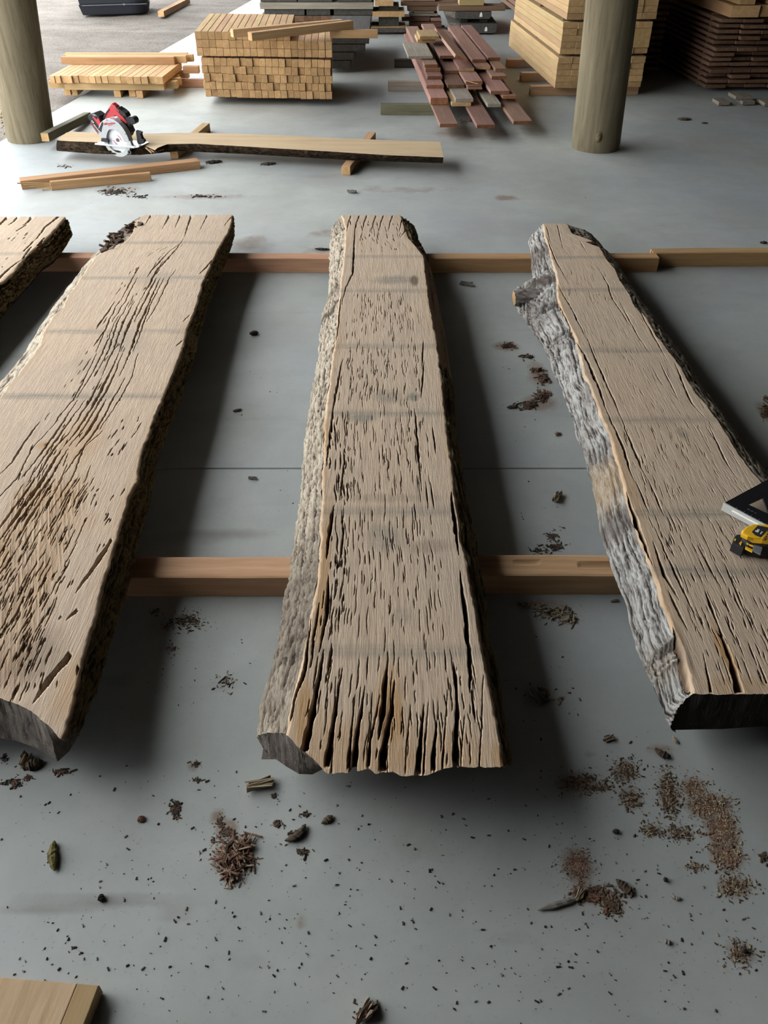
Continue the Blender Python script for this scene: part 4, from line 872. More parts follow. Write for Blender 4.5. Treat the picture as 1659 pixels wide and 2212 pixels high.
# ---- dark beams behind the square-timber stack
YR = 10.0
dk = 'dark beams in the stack behind the square timbers'
for k,(x0,x1,yt,yb,m,lb) in enumerate((
 (563,594,34.5,47.5,BB,'first'),(595,613,34.5,47.5,BB,'second'),(614,627,34.5,47.5,BB,'third'),(628,647,34.5,47.5,BB,'fourth'),(648,657,34.5,47.5,BB,'fifth'),(658,674,34.5,47.5,BB,'sixth'),(675,692,34.5,47.5,BB,'seventh'),(693,725,34.5,47.5,BB,'eighth'),(726,755,34.5,48,BB,'ninth'),(756,775,34.5,48,BB,'tenth'),(776,803,34.5,48,BB,'eleventh'))):
    endbox('brown_board', f'brown board end, low row of the stack behind the square timbers, {lb} from left', 'board', x0, x1, yt, yb, YR, 1.2, m, 'brown board ends in the low row')
for k,(x0,x1,yt,yb) in enumerate(((571,657,20.5,34),(662,713,20.5,34),(721,805,20.5,34))):
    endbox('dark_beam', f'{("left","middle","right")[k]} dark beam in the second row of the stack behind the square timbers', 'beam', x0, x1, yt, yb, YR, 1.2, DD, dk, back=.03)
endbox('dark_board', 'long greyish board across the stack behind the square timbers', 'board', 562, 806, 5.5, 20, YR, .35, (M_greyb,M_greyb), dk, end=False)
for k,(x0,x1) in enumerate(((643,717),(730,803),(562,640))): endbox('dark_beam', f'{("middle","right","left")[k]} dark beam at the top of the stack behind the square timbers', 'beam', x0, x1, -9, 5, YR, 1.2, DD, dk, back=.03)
a = atY(562,48,YR).z
for k,(x0,x1) in enumerate(((580,640),(670,730),(764,795))): endbox('dark_block', f'{("left","middle","right")[k]} dark block under the low row of the stack behind the square timbers', 'block', x0, x1, 48.3, 74.5, YR, .9, DD, dk, back=.06)
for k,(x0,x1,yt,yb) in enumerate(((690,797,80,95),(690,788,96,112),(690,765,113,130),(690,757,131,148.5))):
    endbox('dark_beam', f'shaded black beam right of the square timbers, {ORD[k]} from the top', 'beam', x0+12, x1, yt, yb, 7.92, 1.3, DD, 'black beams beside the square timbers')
# ---- yellow ends, brown boards, painted slabs at the back
endbox('yellow_end', 'lowest yellow-topped board with dark ends behind the red pile, left', 'board', 802, 876, 59, 70, 10.0, .42, (M_yel,M_dark), 'yellow boards behind the red pile')
endbox('yellow_end', 'middle yellow board with an orange sawn end behind the red pile', 'board', 805, 874, 25, 37, 10.0, .4, (M_yel,M_yele), 'yellow boards behind the red pile')
endbox('yellow_end', 'top yellow board with an orange sawn end behind the red pile', 'board', 810, 850, 1.5, 13.5, 10.0, .4, (M_yel,M_yele), 'yellow boards behind the red pile')
for k,(yt,yb) in enumerate(((70.2,78),(37.4,58.8),(13.8,24.8))): endbox('spacer', f'dark spacer block between the yellow boards behind the red pile, {ORD[k]} from below', 'block', 818, 862, yt, yb, 10.0, .3, DD, 'spacers between the yellow boards', back=.1)
for k,(x0,x1,yt,yb,m) in enumerate(((878,962,60,73.5,BB),(884,954,47,59,BB),(868,928,36,46,BB),(930,953,38,46,RR_),(884,946,28.8,35.2,(M_greyb,M_brne)),(880,944,13.5,24,BB),(895,938,24.5,28,GG),(948,1092,12.5,24,BB),(992,1046,-4,12,(M_yel,M_tan)),(866,985,3,13,BB),(870,940,-8,2.5,RR_))):
    endbox('brown_board', f'brown board across the back behind the red pile, {ORD[k]} from the lowest', 'board', x0, x1, yt, yb, 10.02 if x1 > 1000 else 10.35, .22, m, 'brown boards across the back', end=False)
def painted_slab(label, x0, x1, yt, yb, xl, Y):
    a, b = atY(x0,yb,Y), atY(x1,yt,Y); c = atY(xl,yt,Y); root = empty('painted_slab', ((a.x+b.x)/2, Y, a.z)); tag(root, label, 'slab', 'painted slab ends at the back'); o = root.location
    bm = bmesh.new(); bm_prism(bm, [(a.x-o.x,0),(b.x-o.x-.02,0),(b.x-o.x,.02),(b.x-o.x,b.z-o.z),(a.x-o.x,b.z-o.z)], 0, 1.1, bev=.004)
    link('slab_body', bm_mesh('slab_body', bm, M_darkp), root)
    bm = bmesh.new(); bm_prism(bm, [(a.x-o.x-.002,0),(a.x-o.x-.002,b.z-o.z),(c.x-o.x,b.z-o.z+.004),(c.x-o.x+.05,(b.z-o.z)*.45)], .01, 1.08, bev=.006)
    w_ = link('bark_edge', bm_mesh('bark_edge', bm, M_bgr2), root); w_['label'] = 'rough grey bark on its left edge'
    bm = bmesh.new(); m = a.x+(b.x-a.x)*.7-o.x; bm_prism(bm, [(m-.014,.02),(m+.016,.02),(m+.016,.045),(m+.004,.065),(m-.010,.05)], -.003, .001)
    w_ = link('paint_daub', bm_mesh('paint_daub', bm, M_white), root); w_['label'] = 'white paint daub'
M_bgr2 = sawn('grey_bark_wedge', (.30,.27,.235), (.10,.085,.07), .1, (40,40,40), .9)
M_white = plain('white_paint', (.75,.75,.72), .6)
painted_slab('lower dark-painted slab end with a white daub, grey bark on its left', 994, 1074, 51, 72, 968, 10.0)
painted_slab('upper dark-painted slab end with a white daub, stacked above the other', 985, 1062, 25.5, 41, 958, 10.0)
for k,(x0,x1) in enumerate(((996,1012),(1040,1056))): endbox('spacer', ('left','right')[k]+' spacer between the two dark-painted slab ends', 'block', x0, x1, 41.4, 50.6, 10.0, .2, DD, back=.1)
for k,(x0,x1) in enumerate(((1000,1015),(1050,1065))): endbox('spacer', ('left','right')[k]+' block under the lower dark-painted slab end', 'block', x0, x1, 72.4, 76.5, 10.0, .2, DD, back=.12)
# ---- rough bark slabs stacked against the back right
Pb = at(1124,56,.06)
for r in range(16):
    for k in range(2):
        c = Vector((Pb.x+.16+k*.31+R_.uniform(-.004,.004), Pb.y+2.2+R_.uniform(-.25,.25), .09+r*.062))
        beam('rough_slab', f'rough brown bark slab in the far back stack, {ORD[r]} layer up, '+('left' if k == 0 else 'right'), 'slab', c, 4.2, .27, .045, (0,0,AZ), (M_brn,M_brne), 'rough slabs of the far stack')
    for j in range(3):
        c = Vector((Pb.x+.3, Pb.y+.4+j*1.5, .12+r*.062)); beam('stacking_stick', f'stick in the far rough stack, above {ORD[r]} layer, {ORD[j]} from front', 'stick', c, .56, .04, .013, 0, BB, 'sticks of the far stack')
for j in range(3): beam('bearer', f'bearer under the far rough stack, {ORD[j]} from front', 'bearer', Vector((Pb.x+.3, Pb.y+.4+j*1.5, .033)), .6, .08, .064, 0, DD)

# ---- yard: black trough and a timber
def trough():
    a, b = at(180,33,-.02), at(322,28.5,-.02); root = empty('plastic_trough', a); tag(root, 'big black plastic trough standing on the gravel yard', 'trough'); e = (b-a); L = e.length; root.rotation_euler = (0,0,math.atan2(e.y,e.x))
    def outline(g, r=.22): return [(-g,-g)]+[(L+g-r+r*math.sin(t), -g+r-r*math.cos(t)) for t in np.linspace(0,math.pi/2,8)]+[(L+g,.7+g),(-g,.7+g)]
    def loft(name, levels, label=None):
        bm = bmesh.new(); prev = None
        for g,z in levels:
            vs = [bm.verts.new((x,y,z)) for x,y in outline(g)]
            if prev: 
                for i in range(len(vs)): bm.faces.new((prev[i],prev[(i+1)%len(vs)],vs[(i+1)%len(vs)],vs[i]))
            else: bm.faces.new(vs[::-1])
            prev = vs
        bm.faces.new(prev); return link(name, bm_mesh(name, bm, M_plast), root)
    loft('skirt', [(0,.0),(.005,.01),(.03,.105),(.03,.115)]); loft('tub', [(.015,.1155),(.02,.12),(.05,.42),(.07,.43),(.07,.47),(.04,.47)])
    bm = bmesh.new(); bm_box(bm, (L*.5,-.036,.105), (L*.98,.006,.006), None, .001); o = link('rim_scuff', bm_mesh('rim_scuff', bm, M_scuff), root); o['label'] = 'pale worn ledge along the front'
    bm = bmesh.new(); bm_prism(bm, [(L*.62,.116),(L*.66,.116),(L*.645,.09)], -.040,-.034); o = link('chip_mark', bm_mesh('chip_mark', bm, M_scuff), root); o['label'] = 'grey chipped spot'
M_plast = plain('black_plastic', (.018,.02,.026), .55, 0, .3); M_scuff = plain('worn_plastic', (.16,.17,.19), .7)
trough()
ybeam('yard_timber', 'square timber lying on the gravel beside the black trough', 'timber', 340, 353.5, 24, .03, .06, 1.3, TT, None, math.pi/2-.06)

# ---- board corner at the bottom left
def corner_board():
    z = .03; c0, c1, c2 = at(214,2128,z), at(0,2110,z), at(184,2206,z); d = (c2-c0).normalized(); n = (c1-c0); n = (n-d*n.dot(d)).normalized()
    root = empty('plank_end', (c0.x,c0.y,0.0006)); tag(root, 'tan plank end with a yellow sapwood edge in the bottom left corner', 'plank'); o = Vector((c0.x,c0.y,0))
    ang = math.atan2(d.y,d.x); root.rotation_euler = (0,0,ang); s1 = (c1-c0); skew = s1.dot(d)/s1.dot(n)
    sg = 1 if n.dot(Vector((-d.y,d.x,0))) > 0 else -1
    for nm_, w0, w1, m in (('plank_body',.0352,.34,M_tanr),('sapwood_edge',0,.035,M_yel)):
        bm = bmesh.new(); bm_prism(bm, [(w0*skew,sg*w0),(w1*skew,sg*w1),(.5,sg*w1),(.5,sg*w0)], 0, z-.0006, lambda a,b,dd: (a,b,dd), bev=.0015)
        q = link(nm_, bm_mesh(nm_, bm, m), root)
        if nm_ == 'sapwood_edge': q['label'] = 'yellow rough sapwood strip'
M_tanr = sawn('tan_flecked_face', (.52,.36,.235), (.42,.275,.165), .05, (7,60,60), .4, .3)
corner_board()

# ------------------------------------------------------------------ circular saw on the plank
M_sred  = plain('red_tool_plastic', (.42,.022,.03), .42, 0, .5, .1)
M_sblk  = plain('black_rubber', (.018,.018,.02), .65, 0, .3)
M_smag  = plain('grey_cast_guard', (.36,.37,.38), .45, .25, .5, .1)
M_sblade = plain('white_coated_blade', (.62,.64,.68), .4, .2, .5, .08)
M_slow  = plain('pale_lower_guard', (.42,.44,.42), .4, .35, .5, .1)
M_sbase = plain('bright_base_plate', (.52,.53,.54), .3, .6, .5)
M_steel = plain('dark_steel', (.10,.10,.105), .4, .7)
def text_mesh(name, body, size, mat, depth=.0004, shear=0.0, width=None):
    cu = bpy.data.curves.new(name, 'FONT'); cu.body = body; cu.size = size; cu.extrude = depth; cu.align_x = 'CENTER'; cu.align_y = 'CENTER'; cu.shear = shear; cu.resolution_u = 3; cu.offset = size*.012
    ob = bpy.data.objects.new(name, cu); dg = bpy.context.evaluated_depsgraph_get(); me = bpy.data.meshes.new_from_object(ob, depsgraph=dg)
    bpy.data.objects.remove(ob); me.name = name; me.materials.clear(); me.materials.append(mat); return me
def saw():
    K = 1/3480.0; c0x, c0y = 800, 930
    base = at(257,310.5,.1045)+Vector((0,-.034,0)); root = empty('circular_saw', base, (0,0,math.radians(-18))); tag(root, 'red and grey cordless circular saw resting on the end of the narrow plank', 'saw')
    P = lambda pts: [((x-c0x)*K, (c0y-y)*K) for x,y in pts]
    def prism(name, pts, d0, d1, mat, bev=.002, par=None, smooth=False, mi=None):
        bm = bmesh.new(); bm_prism(bm, P(pts), d0, d1, bev=bev); return link(name, bm_mesh(name, bm, mat, smooth), par or root)
    def disc(name, cx, cy, r, d0, d1, mat, par=None, n=64, a0=0, a1=360, ri=0, teeth=0):
        bm = bmesh.new(); full = a1-a0 >= 360; m = n if not full else n
        an = np.radians(np.linspace(a0, a1, m, endpoint=not full))
        ro = [r*(1-(.05 if teeth and i % 2 else 0)) for i in range(len(an))]
        if ri == 0 and full: pts = [(cx+q*math.cos(t), cy-q*math.sin(t)) for t, q in zip(an, ro)]; bm_prism(bm, P(pts), d0, d1)
        else:
            o_ = [(cx+r*math.cos(t), cy-r*math.sin(t)) for t in an]; i_ = [(cx+ri*math.cos(t), cy-ri*math.sin(t)) for t in an]; o_, i_ = P(o_), P(i_); rows = []
            for (a,b),(c,d) in zip(o_, i_): rows.append([bm.verts.new(v) for v in ((a,d0,b),(a,d1,b),(c,d1,d),(c,d0,d))])
            for i in range(len(rows)-(0 if full else 1)):
                p, q = rows[i], rows[(i+1)%len(rows)]
                for k in range(4): bm.faces.new((p[k],p[(k+1)%4],q[(k+1)%4],q[k]))
            if not full: bm.faces.new(rows[0]); bm.faces.new(rows[-1][::-1])
        return link(name, bm_mesh(name, bm, mat), par or root)
    g = prism('upper_guard', [(420,800),(415,700),(440,620),(490,540),(560,475),(650,428),(750,410),(860,428),(960,485),(1040,570),(1090,660),(1125,760),(1135,840),(1000,835),(985,740),(930,655),(850,610),(770,598),(690,618),(630,680),(600,740),(592,805),(500,800)], -.012, .030, M_smag, .003)
    t = link('lettering', text_mesh('lettering', 'Milwaukee', .0185, M_sred, .0004, .25), g, Vector(P([(735,505)])[0]).to_3d(), None); t.location = (P([(735,505)])[0][0], -.0128, P([(735,505)])[0][1]); t.rotation_euler = (math.radians(90), math.radians(-9), 0); t['label'] = 'red script lettering on the guard'
    o = prism('underline', [(690,548),(810,520),(812,527),(700,556)], -.0130, -.0118, M_sred, 0, g); o['label'] = 'red stroke under the lettering'
    o = prism('dust_port', [(490,590),(575,470),(592,520),(530,610),(500,690),(430,640)], -.0132, -.004, M_sblk, .001, g); o['label'] = 'black dust port cover'
    for k,(x,y) in enumerate(((693,440),(442,690),(1083,682),(640,800))): disc('screw', x, y, 11, -.0135, -.0118, M_steel, g, 10)
    b = disc('blade', 800, 838, 262, .006, .0085, M_sblade, None, 48, teeth=1)
    disc('hub', 815, 830, 36, .002, .0058, M_steel, b, 8)
    for a_ in range(6):
        t0 = math.radians(-60+a_*26+ (90 if a_ > 2 else 0)); cx, cy = 810+88*math.cos(t0), 835+88*math.sin(t0)
        o = prism('print_mark', [(cx-26,cy-22),(cx-12,cy-26),(cx+24,cy+16),(cx+10,cy+20)], .0052, .0058, M_sred, 0, b); o['label'] = 'red printed mark on the blade'
    lg = disc('lower_guard', 805, 838, 318, -.004, .020, M_slow, None, 40, 183, 352, 236)
    disc('spring', 1075, 1040, 42, -.008, .004, M_steel, lg, 14, ri=22)
    # base plate, lying flat
    bm = bmesh.new(); bm_prism(bm, [(-.140,-.030),(.128,-.030),(.150,-.010),(.150,.115),(-.118,.115),(-.140,.09)], 0, .003, lambda a,b,d: (a,b,d), bev=.0008)
    bm_box(bm, (0,-.030,.0045), (.27,.003,.009), None, .0005); link('base_plate', bm_mesh('base_plate', bm, M_sbase), root)
    prism('pivot_bracket', [(1050,815),(1150,815),(1165,900),(1240,915),(1230,935),(1060,930)], -.010, .014, M_sbase, .001)
    prism('lever', [(455,870),(480,805),(600,800),(640,830),(640,880),(520,870)], -.020, -.006, M_sblk, .002)
    dp = prism('depth_bracket', [(1235,640),(1300,660),(1350,665),(1350,690),(1322,700),(1340,790),(1385,800),(1390,850),(1340,890),(1240,915),(1215,860),(1240,780),(1232,700)], .030, .055, M_sblk, .002)
    # body behind the guard
    prism('motor_housing', [(560,600),(700,470),(880,470),(1010,560),(1060,700),(980,800),(650,800),(560,720)], .032, .110, M_sblk, .010)
    h = prism('handle', [(470,470),(520,390),(600,320),(690,255),(725,180),(760,165),(840,215),(835,270),(900,350),(980,420),(1040,520),(1000,530),(900,455),(800,362),(785,372),(775,410),(690,420),(600,435),(520,480)], .040, .082, M_sred, .005)
    o = prism('grip', [(465,470),(520,392),(600,322),(692,262),(690,285),(610,345),(540,410),(500,475)], .037, .085, M_sblk, .004, h); o['label'] = 'black rubber back of the handle'
    o = prism('front_grip', [(845,235),(885,232),(950,285),(1040,325),(1062,380),(1060,405),(1000,400),(900,345),(840,290)], .036, .086, M_sblk, .004, h); o['label'] = 'black rubber on the front of the handle'
    o = prism('trigger', [(790,362),(835,330),(880,370),(840,398)], .048, .074, M_sblk, .002, h)
    o = prism('lock_button', [(865,250),(920,285),(915,312),(858,275)], .032, .036, M_sred, .001, h); o['label'] = 'red lock-off button'
    k = disc('front_knob', 1160, 465, 72, .040, .085, M_sblk, None, 24)
    prism('knob_stem', [(1000,420),(1110,410),(1110,520),(1060,600),(1010,530)], .045, .080, M_sblk, .004, k)
    bt = prism('battery', [(175,455),(200,400),(290,360),(345,350),(450,405),(470,470),(430,600),(430,810),(400,800),(330,700),(250,600)], .012, .088, M_sblk, .005)
    for q, pts in enumerate(([(300,425),(345,420),(400,470),(365,510)],[(360,505),(440,430),(480,530),(420,600)])):
        o = prism('latch', pts, .008, .014, M_sred, .001, bt); o['label'] = 'red battery latch'
    o = prism('red_shell', [(215,545),(250,520),(420,770),(425,812),(395,800),(320,705)], .0085, .014, M_maroon, .001, bt); o['label'] = 'dark red lower shell of the battery'
    o = prism('panel', [(290,385),(345,360),(415,395),(350,410)], .010, .090, M_scuff, .001, bt); o['label'] = 'grey panel on top of the battery'
    for body, x, y, s_, r_ in (('9.0', 285, 520, .014, 38), ('REDLITHIUM', 345, 628, .008, 52)):
        t = link('battery_marking', text_mesh('battery_marking', body, s_, M_white), bt); t.location = (P([(x,y)])[0][0], .0078, P([(x,y)])[0][1]); t.rotation_euler = (math.radians(90), math.radians(r_), 0)
    return root
M_maroon = plain('maroon_plastic', (.13,.015,.022), .45)
saw()

# ------------------------------------------------------------------ speed square and tape measure on the right slab
def plan_prism(name, root, pts, z0, z1, mat, bev=.002, zpx=None):    # plan outline in pixels at height zpx, extruded z0..z1
    o = root.location; bm = bmesh.new()
    bm_prism(bm, [(q.x-o.x, q.y-o.y) for q in (at(x,y,zpx if zpx is not None else z1) for x,y in pts)], z0-o.z, z1-o.z, lambda a,b,d: (a,b,d), bev=bev)
    return link(name, bm_mesh(name, bm, mat), root)
M_sqblk = plain('black_anodised', (.022,.022,.025), .3, .5, .5, .1)
M_sqlip = plain('bare_aluminium_lip', (.50,.50,.48), .4, .25, .5)
M_tyel  = plain('yellow_tape_shell', (.72,.40,.02), .35, 0, .5)
M_tgrey = plain('grey_belt_clip', (.13,.14,.15), .5)
ZS = ZT+.0035
def square():
    z1 = ZS+.022; c = at(1565,1086,z1); root = empty('speed_square', (c.x,c.y,ZS)); tag(root, 'black triangular speed square with a bright metal lip, by the tape measure', 'square')
    d1 = (at(1648,1130,z1)-c).normalized()*.178; d2 = Vector((-d1.y, d1.x, 0)); d2 = (at(1643,1044,z1)-c).normalized()*.178
    o = root.location; T = lambda a,b,z: Vector((c.x-o.x+d1.x*a+d2.x*b, c.y-o.y+d1.y*a+d2.y*b, z-ZS))
    bm = bmesh.new(); outer = [(.02,0),(1,0),(0.05,1),(0,1),(0,.02)]; outer = [(0,0),(1,.0),(.0,1)]; inner = [(.20,.22),(.50,.24),(.22,.52)]
    def ring(z): return [bm.verts.new(T(a,b,z)) for a,b in outer], [bm.verts.new(T(a,b,z)) for a,b in inner]
    (o0,i0),(o1,i1) = ring(z1-.0045), ring(z1)
    for k in range(3):
        n = (k+1)%3
        bm.faces.new((o1[k],o1[n],i1[n],i1[k])); bm.faces.new((o0[n],o0[k],i0[k],i0[n])); bm.faces.new((o0[k],o0[n],o1[n],o1[k])); bm.faces.new((i0[n],i0[k],i1[k],i1[n]))
    link('square_plate', bm_mesh('square_plate', bm, M_sqblk), root)
    n1 = Vector((d1.y,-d1.x,0)).normalized(); n1 = n1 if n1.y < 0 else -n1
    def along(f0, f1, dn, th, z0, z1_):
        a, b = T(f0,0,ZS), T(f1,0,ZS); m = (a+b)/2+n1*dn; return m+Vector((0,0,(z0+z1_)/2-ZS)), ((b-a).length, th, z1_-z0), (0,0,math.atan2(d1.y,d1.x))
    bm = bmesh.new(); cc, dd, rr = along(-.005,1,.0015,.005,ZS,z1+.0008); bm_box(bm, cc, dd, rr, .0006); lip = link('lip', bm_mesh('lip', bm, M_sqlip), root); lip['label'] = 'bare metal lip'
    bm = bmesh.new(); cc, dd, rr = along(.14,.66,.0042,.0012,ZS+.0125,ZS+.0170); bm_box(bm, cc, dd, rr, .0003); s_ = link('lip_highlight', bm_mesh('lip_highlight', bm, M_white), lip); s_['label'] = 'engraved bar with its highlight painted white'  # white bar paints the metal's highlight onto the lip
    bm = bmesh.new()
    for k in range(1,14): bm_box(bm, T(.055*k,.012+.01*(k%2),z1+.0003), (.0008,.006+.003*(k%2),.0004), (0,0,math.atan2(d1.y,d1.x)))
    for k in range(3): bm_box(bm, T(.28+.05*k,.12,z1+.0003), (.006,.0012,.0004), (0,0,math.atan2(d1.y,d1.x)+.5*k))
    s_ = link('scale_marks', bm_mesh('scale_marks', bm, M_scuff), root); s_['kind'] = 'stuff'
    s_['label'] = 'pale scale marks'
square()
def tape():
    zt = ZS+.050; c = at(1650,1165,ZS); root = empty('tape_measure', (c.x,c.y,ZS)); tag(root, 'yellow and black tape measure on the right slab below the square', 'tape measure'); o = root.location
    plan_prism('bumper_body', root, [(1604,1163),(1606,1150),(1618,1140),(1640,1136),(1680,1136),(1705,1150),(1712,1172),(1690,1184),(1650,1180),(1618,1174)], ZS, ZS+.036, M_sblk, .004, ZS+.036)
    sh = plan_prism('yellow_shell', root, [(1602,1151),(1604,1144),(1612,1137),(1628,1131),(1659,1132),(1690,1140),(1704,1154),(1700,1166),(1678,1171),(1648,1166),(1630,1160),(1616,1158)], ZS+.036, zt, M_tyel, .004)
    lb = plan_prism('label_patch', root, [(1624,1149),(1637,1135),(1659,1139),(1659.5,1143),(1643,1160),(1632,1156)], zt, zt+.0006, M_sblk, 0); 
    lb.parent = sh
    for body, x, y, s_, m_ in (('8m', 1636.5, 1146, .0105, M_white), ('FT 26', 1645, 1151, .0045, M_white), ('DEWALT', 1656.5, 1158, .010, M_sblk)):
        t = link('tape_lettering', text_mesh('tape_lettering', body, s_, m_, .0003), root); q = at(x,y,zt+.001); t.location = (q.x-o.x, q.y-o.y, zt+.0009-ZS); t.rotation_euler = (0,0,math.radians(52))
    ns = plan_prism('mouth', root, [(1582,1172),(1586,1160),(1592,1154),(1606,1155),(1612,1162),(1613,1181),(1606,1184)], ZS, ZS+.026, M_sblk, .002, ZS+.026)
    for pts, m_, lbl in (([(1586,1166),(1588,1163),(1590.5,1164.5),(1588.5,1168.5)], M_tyel, 'pale slot in the mouth'), ([(1597,1173),(1602,1168),(1603,1171),(1600,1178)], M_tyel, 'yellow mark by the hook')):
        q = plan_prism('hook_mark', root, pts, ZS+.0262, ZS+.0272, m_, 0, ZS+.027); q.parent = ns; q['label'] = lbl
    # two yellow stripes and the grey clip on the near side
    a, b = at(1613,1181,ZS+.02), at(1652,1196,ZS+.02); ang = math.atan2(b.y-a.y, b.x-a.x); side = Vector((b.y-a.y, a.x-b.x, 0)).normalized(); side = side if side.y < 0 else -side
    plan_prism('side_skirt', root, [(1612,1182),(1616,1174),(1660,1178),(1705,1180),(1700,1194),(1655,1195),(1640,1193)], ZS, ZS+.030, M_sblk, .003, ZS+.015)
    for (x0,y0,x1,y1,m_,nm_,zz) in ((1614,1169,1629,1175,M_tyel,'stripe',.0335),(1611,1180,1627,1187,M_tyel,'stripe',.0335),(1627,1175,1646,1186,M_tgrey,'belt_clip',.034)):
        plan_prism(nm_, root, [(x0,y0),(x1,y1-(y1-y0)*.0),(x1-2,y1+5),(x0-1,y0+4.5)] if nm_ == 'stripe' else [(1629,1176),(1648,1182),(1643,1197),(1626,1189)], ZS+.030, ZS+zz, m_, .0008, ZS+zz)
tape()

# ------------------------------------------------------------------ bark chips, shreds and sawdust on the floor
M_chip = {'bark': sawn('loose_bark', (.115,.082,.055), (.035,.025,.018), .5, (9,60,60), .9), 'red': sawn('red_bark_shred', (.20,.11,.07), (.085,.045,.028), .6, (6,60,60), .8), 'pale': sawn('pale_wood_shred', (.40,.32,.23), (.22,.16,.11), .4, (6,70,70), .6),
          'moss': sawn('yellowish_mossy_bark', (.24,.19,.075), (.05,.04,.022), .4, (12,40,40), .9), 'grey': sawn('grey_chip', (.26,.24,.215), (.11,.095,.08), .4, (8,60,60), .8), 'dark': sawn('dark_crumb', (.045,.036,.03), (.018,.014,.012), .5)}
def chip(label, x, y, L, Wd, ang, mat, h=.35, curl=.15, seed=0, name='bark_chip', cat='chip', zb=0.0):     # pixel place, size in pixels along/across on the ground, angle on the ground
    p = at(x,y,zb); s = at(x+1,y,zb).x-p.x; L, Wd = L*s, Wd*s; H = min(Wd*h*2, .02)
    rr = np.random.default_rng(seed+int(x*7+y)); n, m = 14, 8
    t = np.linspace(-1,1,n)[:,None]; th = np.linspace(0,2*math.pi,m,endpoint=False)[None]
    wid = (1-np.abs(t)**2.6)*.85+.15; wid = wid*(1+.35*(rr.random((n,1))-.5)); rad = 1+.35*(rr.random((n,m))-.5)
    X = t*L/2+0*th+L*.03*(rr.random((n,m))-.5); Yv = np.cos(th)*wid*rad*Wd/2+curl*L*(t**2-.3)*.5; Z = np.maximum(np.sin(th)*wid*rad*H/2, -H*.3); Z = Z-Z.min()+.0004+abs(curl)*H*.8*(t**2)*0
    V = np.stack([X,Yv,Z],-1).reshape(-1,3); Q = np.array([[i*m+k, i*m+(k+1)%m, (i+1)*m+(k+1)%m, (i+1)*m+k] for i in range(n-1) for k in range(m)]); 
    if mat in ('pale','grey','red') and L > .02 and L < Wd*6:                  # torn fibrous pieces: a bundle of splinters
        bm = bmesh.new(); nb = 15
        for k in range(nb):
            yy = (k/(nb-1)-.5)*Wd*.8; ll = L*(.3+.7*rr.random()); xx = (rr.random()-.5)*(L-ll)
            bm_box(bm, (xx,yy+curl*L*.2*(rr.random()-.5),H*(.28+.4*rr.random())), (ll,Wd/nb*(.9+1.2*rr.random()),H*(.3+.35*rr.random())), (rr.uniform(-.5,.5),rr.uniform(-.10,.10),rr.uniform(-.22,.22)+curl*(k-4)*.1))
        for v in bm.verts: v.co += Vector(rr.uniform(-1,1,3))*H*.09; v.co.z = max(v.co.z, .0005)
        return tag(link(name, bm_mesh(name, bm, M_chip[mat]), None, p, (0,0,math.radians(ang))), label, cat)
    me = bpy.data.meshes.new(name); F = [list(map(int,q)) for q in Q]+[list(range(m))[::-1], [int((n-1)*m+k) for k in range(m)]]
    me.from_pydata([tuple(map(float,v)) for v in V], [], F); me.materials.append(M_chip[mat])
    return tag(link(name, me, None, p, (0,0,math.radians(ang))), label, cat)
